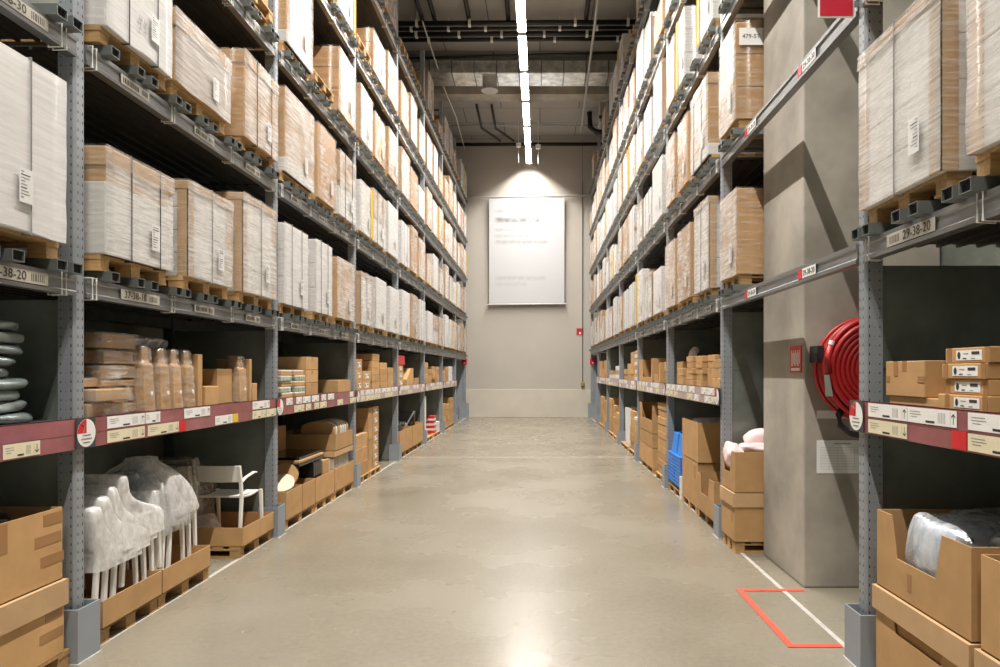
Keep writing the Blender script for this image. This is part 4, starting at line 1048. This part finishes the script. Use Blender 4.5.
tag(MB().tube([(0, 0, 0), (.12, .5, .32), (.0, 1.1, .0)], .02, 'steel_beam', n=6).tube([(-.4, 0, 0), (-.3, .5, .32), (-.4, 1.1, 0)], .02, 'steel_beam', n=6).tube([(.12, .5, .32), (-.3, .5, .32)], .02, 'steel_beam', n=6).build('metal_frame', None, (-2.75, 13.8, .45)), 'grey metal tube frame sticking out of the far open carton', 'frame')
stackcol('L', 4, 1, 12.5, .5, (.14, .13, .13), plab=True); carton('L', 12.5, 13.1, .02, .35, SH['L'] + .401, .17, 'red box on top of the boxes in the fifth left bay', mat='red', tape=False)
o = MB().prism([(0, 0), (.7, 0), (.7, .34), (.45, .34), (.0, .12)], 0, 0, -.35, 'kraft').build('sloped_box', None, (X('L', .03), 13.35, SH['L']), bevel=.004); tag(o, 'brown box with sloped front on the fifth left shelf', 'box')
stackcol('L', 4, 3, 14.2, .5, (.14,))
# left bay 5, 6, 7
floor_pallet('L', 15.4, 16.4, .0, 'nearer wooden pallet in the sixth bay of the left rack'); floor_pallet('L', 16.6, 17.7, .0, 'farther wooden pallet in the sixth bay of the left rack')
for i in range(4): carton('L', 15.45 + i * .24, 15.62 + i * .24, .03 + .04 * i, .5, .0965, .95 - .05 * i, 'tall white board, sixth left bay, %s from near end' % ORD[i + 1], 'tall white boards', mat='carton_white', tape=False)
stackcol('L', 5, 1, 16.75, .34, (.07, .05, .07, .05, .07, .05, .07), zb=.0965, mat=('red', 'carton_white'), where='floor'); stackcol('L', 5, 2, 17.1, .6, (.12, .12), zb=.0965, mat='carton_white', where='floor')
stackcol('L', 5, 1, 15.4, .45, (.12,) * 4); stackcol('L', 5, 2, 15.9, .5, (.11,) * 3); stackcol('L', 5, 3, 16.5, .5, (.10,) * 4, jit=.04); stackcol('L', 5, 4, 17.1, .5, (.1,) * 4)
floor_pallet('L', 18.3, 19.2, .0, 'nearer wooden pallet in the seventh bay of the left rack'); floor_pallet('L', 19.4, 20.5, .0, 'farther wooden pallet in the seventh bay of the left rack')
stackcol('L', 6, 1, 18.3, .6, (.16,) * 4, zb=.0965, where='floor', d_=.7); stackcol('L', 6, 2, 19.0, .6, (.15,) * 4, zb=.0965, where='floor', d_=.7); stackcol('L', 6, 3, 19.7, .8, (.15,) * 5, zb=.0965, where='floor', d_=.7)
stackcol('L', 6, 1, 18.3, .5, (.1,) * 3); stackcol('L', 6, 2, 18.9, .5, (.1,) * 4); stackcol('L', 6, 3, 19.5, .8, (.085,) * 5, mat='carton_white')

# ======================= RIGHT, bay 0
def big_tray_load(): pass
floor_pallet('R', 2.72, 3.52, .0, 'wooden pallet under the notched carton at the right edge'); floor_pallet('R', 1.75, 2.68, .0, 'wooden pallet under the plain carton at the right edge')
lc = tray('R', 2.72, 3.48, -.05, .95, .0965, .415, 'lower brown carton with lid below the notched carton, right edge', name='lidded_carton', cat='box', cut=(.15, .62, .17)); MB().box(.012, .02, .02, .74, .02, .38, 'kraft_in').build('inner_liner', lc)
lidband(1, .76, .95, .418, 0, lc, hh=.11)
uc = tray('R', 2.72, 3.48, -.045, .94, .5205, .382, 'brown carton with notched front full of bagged textiles, right edge', name='notched_carton', cat='box', cut=(.20, .62, .20))
MB().box(-.0015, 0, .44, .475, .06, .14, 'kraft_tape').build('tape', uc)
for i, (y, v, z, sz, m) in enumerate([(3.13, .15, .78, (.30, .40, .26), 'ice_textile'), (3.34, .46, .83, (.40, .24, .16), 'grey_textile'), (2.86, .36, .84, (.34, .24, .14), 'grey_textile'), (3.1, .58, .86, (.36, .40, .13), 'navy')]):
    o = thing('textile_pack', 'folded %s textile in clear bag in the notched carton, %s' % ({'navy': 'navy', 'ice_textile': 'pale blue'}.get(m, 'grey'), ['at the notch', 'at the far side', 'at the near side', 'at the back'][i]), 'textile pack', (X('R', v), y, z - sz[2] / 2), 'bagged textiles')
    blob(o, 'textile', (0, 0, sz[2] / 2), sz, m, 500 + i, amp=.1, flat=.4)
    if i == 0: MB().box(-.10, -.04, -.19, -.10, .02, .235, 'navy').build('navy_band', o, bevel=.01)
    blob(o, 'plastic_bag', (0, 0, sz[2] / 2), (sz[0] * 1.18, sz[1] * 1.14, sz[2] * 1.2), 'bag_clear', 520 + i, amp=.25, flat=.5)
nc = tray('R', 1.80, 2.66, -.05, .95, .0965, .415, 'lower brown lidded carton at the far right corner of the view', name='lidded_carton', cat='box'); lidband(1, .86, .95, .418, 0, nc, hh=.11)
tray('R', 1.80, 2.66, -.045, .94, .5205, .37, 'upper open brown carton at the far right corner of the view', name='open_carton', cat='box')
tag(blob(None, 'plastic_bag', (0, 0, 0), (.7, .7, .12), 'bag_milky', 541, loc=(2.25, 2.25, .83), amp=.3), 'pale plastic bag in the carton at the right corner', 'bag')
carton('R', 3.20, 3.56, .04, .30, SH['R'] + .041, .175, 'brown box with torn tape on the near right shelf', 'near right shelf boxes', tapes=((.24, .10, .04, .075), (.0, .07, .06, .03), (.32, .07, .035, .03)))
carton('R', 3.10, 3.54, .05, .32, SH['R'], .04, 'thin flat brown box below the torn tape box', tape=False)
hs = [.066] * 4
for i, (y0, y1) in enumerate([(2.77, 3.11), (2.78, 3.07), (2.78, 3.08), (2.77, 3.07)]):
    carton('R', y0 - .05, y1 - .05, .02 + .01 * (i % 2), .34, SH['R'] + i * .0665, .065, 'brown flat box with white label, %s of four on near right shelf' % ['lowest', 'second', 'third', 'top'][i], 'labelled flat boxes', tape=False, plabel=(.05, .012, .17, .042), tapes=((.255, .0, .03, .065), (.0, .0, .03, .065)))
for i in range(4): carton('R', 2.28, 2.60, .03, .34, SH['R'] + i * .0665, .065, 'brown flat box at right picture edge, %s from bottom' % ORD[i + 1], 'labelled flat boxes', tape=False, plabel=(.10, .012, .17, .042))
# red sign on the near right post
rs = thing('red_sign', 'red rectangular sign with pale border at top of near right post', 'sign', (1.635, 3.775, 3.555))
MB().box(-.10, .10, 0, .006, 0, .20, 'paper').build('sign_border', rs, bevel=.002); MB().box(-.09, .09, -.003, .0, .01, .19, 'red_sign').build('sign_plate', rs); MB().box(.10, .14, .0, .006, .06, .09, 'steel').build('bracket', rs)

# ======================= RIGHT, bay 1: pillar furniture
ps = thing('fire_hose_sign', 'small red sign with white writing marks on the pillar', 'sign', (1.955, 5.10, 1.595))
MB().box(-.008, 0, 0, .23, 0, .205, 'red').build('sign_plate', ps)
b = MB()
for i in range(9):
    u = .03 + i * .02; b.box(-.0095, -.008, u, u + .009, .05 + .02 * (i % 3 == 0), .17 - .02 * (i % 2), 'paper')
b.box(-.0095, -.008, .03, .2, .015, .035, 'paper'); b.build('writing', ps)
pp = thing('paper_notice', 'white paper sheet with printed table on the pillar', 'notice', (2.05, 5.066, .85))
MB().box(0, .37, -.0, .003, 0, .245, 'paper').build('sheet', pp)
b = MB()
for i in range(9): b.box(.03, .34, -.001, 0, .03 + i * .02, .031 + i * .02, 'ink_grey')
for i in range(6): b.box(.03 + i * .062, .031 + i * .062, -.001, 0, .03, .19, 'ink_grey')
b.box(.13, .25, -.001, 0, .215, .222, 'ink_grey'); b.build('printed_table', pp)
tag(MB().box(2.05, 2.45, 5.064, 5.068, 1.255, 1.315, 'paper').build('paper_strip'), 'narrow white strip on the pillar above the paper notice', 'notice')
hx, hz, hy = 2.40, 1.62, 4.86
hr = thing('fire_hose_reel', 'large red fire hose reel hanging on the concrete pillar', 'hose reel', (hx, hy, hz - .39))
def ring(parent, name, R_, r, y, mat, seg=56, nn=10, squash=1):
    rings = []
    for i in range(seg):
        a = 2 * PI * i / seg; rings.append([((R_ + r * math.cos(2 * PI * j / nn)) * math.cos(a) * squash, y + r * math.sin(2 * PI * j / nn), .39 + (R_ + r * math.cos(2 * PI * j / nn)) * math.sin(a)) for j in range(nn)])
    rings.append(rings[0]); b = MB(); b.loft(rings, mat, cap=False); bmesh.ops.remove_doubles(b.bm, verts=b.bm.verts, dist=1e-5)
    return b.build(name, parent, smooth=True)
ring(hr, 'back_rim', .375, .012, .17, 'red')
for i in range(4): ring(hr, 'hose_coil', .362 - (.010 if i % 2 else 0), .019, .02 + i * .037, 'red_hose', seg=52, nn=10)
for i in range(6): ring(hr, 'hose_coil', .325 - .037 * i, .019, -.006 + .006 * i, 'red_hose', seg=48, nn=10)
MB().cyl((0, .03, .39), .34, .02, 'red', n=48, axis=1).build('drum', hr)
MB().cyl((0, -.06, .39), .05, .27, 'steel_dark', n=20, axis=1).build('hub', hr)
MB().tube([(-.37, -.04, .36), (-.38, -.05, .46), (-.355, -.05, .56)], [.030, .022, .018], 'red_hose', n=12).build('nozzle', hr, smooth=True)
MB().tube([(-.355, -.05, .56), (-.345, -.05, .59)], .019, 'white_plastic', n=12).build('nozzle_collar', hr)
MB().box(-.405, -.355, .06, .206, .44, .56, 'black').build('nozzle_bracket', hr, bevel=.004)
MB().hexa([(-.40, -.075, .20), (-.35, -.075, .20), (-.35, -.07, .20), (-.40, -.07, .20), (-.41, -.075, .35), (-.375, -.075, .35), (-.375, -.07, .35), (-.41, -.07, .35)], 'paper').build('paper_tag', hr)
MB().tube([(-.19, .10, .14), (-.25, .06, .06), (-.25, .04, -.01), (-.18, .03, -.07), (-.05, .03, -.09), (.1, .04, -.08)], .024, 'black', n=12).build('supply_hose', hr, smooth=True)
# cartons with pink
floor_pallet('R', 6.03, 6.46, -.04, 'wooden pallet under the pink textile carton beside the pillar')
a = tray('R', 6.03, 6.46, -.045, .95, .0965, .425, 'lower brown lidded carton beside the pillar below the pink textiles', name='lidded_carton', cat='box', tapes=((.06, .18, .05, .10),)); lidband(1, .43, .95, .428, 0, a, hh=.115)
tray('R', 6.03, 6.46, -.04, .93, .532, .36, 'notched brown carton overflowing with pale pink textiles', name='notched_carton', cat='box', cut=(.12, .40, .2))
for i, (y, v, z, sz) in enumerate([(6.29, .02, .83, (.16, .24, .24)), (6.24, .30, .89, (.46, .30, .14)), (6.36, .55, .98, (.5, .20, .36)), (6.34, .30, .97, (.36, .16, .22))]):
    tag(blob(None, 'pink_textile', (0, 0, 0), sz, 'pink', 600 + i, amp=.75, flat=.8, loc=(X('R', v), y, z)), 'pale pink bagged textile %s' % ['hanging out of the notch beside the pillar', 'lying on top in the notched carton', 'standing at the back next to the pillar', 'leaning at the far side of the notched carton'][i], 'textile', 'pink textiles')

# ======================= RIGHT, bay 2
floor_pallet('R', 6.85, 7.65, .0, 'nearest wooden pallet in the third bay of the right rack'); floor_pallet('R', 7.68, 8.48, .0, 'middle wooden pallet in the third bay of the right rack'); floor_pallet('R', 8.55, 9.40, .0, 'wooden pallet below the blue crates, third right bay')
tray('R', 6.84, 7.58, -.02, .9, .0965, .40, 'open brown carton with notch behind the second right post guard', name='notched_carton', cat='box', cut=(.2, .6, .2))
carton('R', 7.64, 8.46, .0, .9, .0965, .484, 'lower large brown carton, third right bay', lid=0, tapes=((.1, .3, .09, .14),), tape=False)
tray('R', 7.62, 8.46, .0, .9, .583, .45, 'upper large open brown carton with white filling, third right bay', name='open_carton', cat='box')
tag(blob(None, 'white_filling', (0, 0, 0), (.8, .74, .14), 'bag_milky', 700, loc=(X('R', .45), 8.04, .985), amp=.2), 'white bagged filling on top of the upper large carton', 'bag')
for c in range(2):
    for r in range(9 if c else 9):
        s = 1; y0 = 8.56 + c * .41; z = .135 + r * .044 + (.09 if c else 0) * 0
        o = thing('blue_crate', 'blue nested crate, %s column, %s from bottom, third right bay' % (['nearer', 'farther'][c], ORD[r + 1]), 'crate', (X('R', .0), y0, z), 'blue nested crates')
        b = MB(); b.box(0, .40, 0, .38, .0, .036, 'blue'); b.box(-.012, .412, -.008, .388, .030, .042, 'blue'); b.build('crate_body', o)
    o = thing('blue_box', 'tall blue plastic box on the %s column of blue crates' % ['nearer', 'farther'][c], 'box', (X('R', .03), 8.58 + c * .41, .135 + 9 * .044), 'blue boxes')
    MB().hexa([(0, 0, 0), (.34, 0, 0), (.34, .34, 0), (0, .34, 0), (.03, .03, .26), (.31, .03, .26), (.31, .31, .26), (.03, .31, .26)], 'blue').build('box_body', o, bevel=.006)
    MB().box(.08, .26, .09, .25, .26, .275, 'blue').build('box_lid', o, bevel=.004)
carton('R', 8.505, 8.535, -.02, .3, .001, .30, 'white panel in front of the blue crates', mat='white_plastic', tape=False)
# shelf right bay 2
stackcol('R', 2, 1, 6.78, .30, (.10, .10, .09)); stackcol('R', 2, 2, 7.12, .30, (.20, .075, .07), v0=.05); stackcol('R', 2, 3, 7.46, .20, (.068,) * 5, v0=.0); stackcol('R', 2, 4, 7.68, .20, (.068,) * 5, v0=.03); stackcol('R', 2, 5, 7.92, .20, (.07,) * 5, v0=.0); stackcol('R', 2, 10, 8.14, .20, (.07,) * 5, v0=.02)
stackcol('R', 2, 6, 8.58, .30, (.11, .10), v0=.02); stackcol('R', 2, 7, 6.80, .5, (.2, .2), v0=.5); stackcol('R', 2, 8, 7.5, .8, (.17, .17), v0=.5)
tag(MB().tube([(0, 0, .0), (-.02, .12, .22), (.03, .26, .36), (.1, .44, .40)], .05, 'bag_milky', n=10).build('plastic_roll', None, (X('R', .15), 8.42, SH['R']+.04), smooth=True), 'curved roll of clear plastic beside boxes, third right shelf', 'roll')
stackcol('R', 2, 9, 9.0, .34, (.15, .15), v0=.1)
# right bay 3
floor_pallet('R', 9.62, 10.4, .0, 'nearest wooden pallet in the fourth bay of the right rack'); floor_pallet('R', 10.65, 11.9, .0, 'wooden pallet below the big cartons, fourth right bay')
stackcol('R', 3, 1, 9.66, .70, (.105,) * 10, zb=.0965, where='floor', d_=.6)
carton('R', 10.7, 12.1, .0, .85, .0965, .304, 'bottom large brown carton, fourth right bay', tape=True)
tray('R', 10.7, 12.1, .0, .85, .402, .22, 'shallow open brown tray above the bottom carton, fourth right bay', name='cardboard_tray')
tray('R', 10.72, 12.08, .0, .83, .625, .45, 'tall open brown carton with low front, fourth right bay', name='notched_carton', cat='box', cut=(.0, 1.1, .24))
tray('R', 10.75, 12.15, .0, .7, SH['R'], .38, 'big open brown box with cut front on the fourth right shelf', name='notched_carton', cat='box', cut=(.05, 1.0, .3))
stackcol('R', 3, 1, 9.7, .26, (.17, .14), v0=.05); stackcol('R', 3, 2, 10.05, .12, (.30,), v0=.0); stackcol('R', 3, 3, 10.25, .35, (.13,), v0=.0)
# right bay 4
floor_pallet('R', 12.5, 13.6, .0, 'nearer wooden pallet in the fifth bay of the right rack'); floor_pallet('R', 13.8, 14.9, .0, 'farther wooden pallet in the fifth bay of the right rack')
stackcol('R', 4, 1, 12.5, .45, (.2, .2, .2, .06), zb=.0965, where='floor', mat=('kraft', 'kraft', 'kraft', 'carton_white')); stackcol('R', 4, 2, 13.0, .6, (.15,) * 5, zb=.0965, where='floor', jit=.03)
for i in range(4):
    o = MB().box(0, .5, 0, .05, 0, .74, 'carton_white').build('leaning_board', None, (X('R', .04), 13.72 + i * .2, .125), bevel=.004); o.rotation_euler = (-.12, 0, 0)
    tag(o, 'white wrapped board leaning in the fifth right bay, %s of four' % ORD[i + 1], 'board', 'leaning white boards')
stackcol('R', 4, 1, 12.5, .42, (.07,) * 8, mat=('carton_white', 'kraft')); stackcol('R', 4, 2, 12.98, .5, (.11,) * 5); stackcol('R', 4, 3, 13.5, .5, (.11,) * 3); stackcol('R', 4, 4, 14.05, .5, (.11,) * 2); stackcol('R', 4, 5, 13.1, .4, (.1,) * 7, v0=.45)
# right bays 5, 6, 7
floor_pallet('R', 15.4, 16.4, .0, 'nearer wooden pallet in the sixth bay of the right rack'); floor_pallet('R', 16.6, 17.7, .0, 'farther wooden pallet in the sixth bay of the right rack')
stackcol('R', 5, 1, 15.4, .7, (.14,) * 4, zb=.0965, where='floor'); stackcol('R', 5, 2, 16.2, .6, (.14,) * 5, zb=.0965, where='floor', jit=.03); stackcol('R', 5, 3, 17.0, .7, (.14,) * 6, zb=.0965, where='floor')
stackcol('R', 5, 1, 15.4, .8, (.1, .1, .1), mat=('carton_white', 'kraft')); stackcol('R', 5, 2, 16.3, .5, (.13,) * 4, v0=.3); stackcol('R', 5, 3, 16.9, .8, (.1,) * 2, mat=('carton_white', 'kraft'))
floor_pallet('R', 18.3, 19.2, .0, 'nearer wooden pallet in the seventh bay of the right rack'); floor_pallet('R', 19.4, 20.5, .0, 'farther wooden pallet in the seventh bay of the right rack')
stackcol('R', 6, 1, 18.3, .8, (.18,) * 4, zb=.0965, where='floor'); stackcol('R', 6, 2, 19.3, .9, (.2,) * 4, zb=.0965, where='floor')
stackcol('R', 6, 1, 18.3, .8, (.12,) * 4); stackcol('R', 6, 2, 19.2, .5, (.12,) * 2); stackcol('R', 6, 3, 19.8, .7, (.12,) * 4)

# ------------------------------------------------------------------ look
wd = bpy.data.worlds.new('world'); bpy.context.scene.world = wd; wd.use_nodes = True
wd.node_tree.nodes['Background'].inputs[0].default_value = (.05, .05, .05, 1); wd.node_tree.nodes['Background'].inputs[1].default_value = .3
sc = bpy.context.scene
sc.view_settings.view_transform = 'Standard'; sc.view_settings.look = 'None'; sc.view_settings.gamma = 1; sc.view_settings.use_curve_mapping = False
sc.view_settings.exposure = 0.0
try:
    sc.cycles.use_denoising = True; sc.cycles.max_bounces = 8; sc.cycles.diffuse_bounces = 4; sc.cycles.glossy_bounces = 3; sc.cycles.transparent_max_bounces = 12; sc.cycles.sample_clamp_indirect = 6
except Exception as e: print(e)
seen = {}
for o in sc.objects:
    if o.parent is None and 'label' in o:
        seen.setdefault(o['label'], []).append(o.name); n = len(o['label'].split())
        if n > 16 or n < 4: print('LABEL LENGTH', n, o['label'])
for l_, v in seen.items():
    if len(v) > 1: print('DUP LABEL', l_, v)
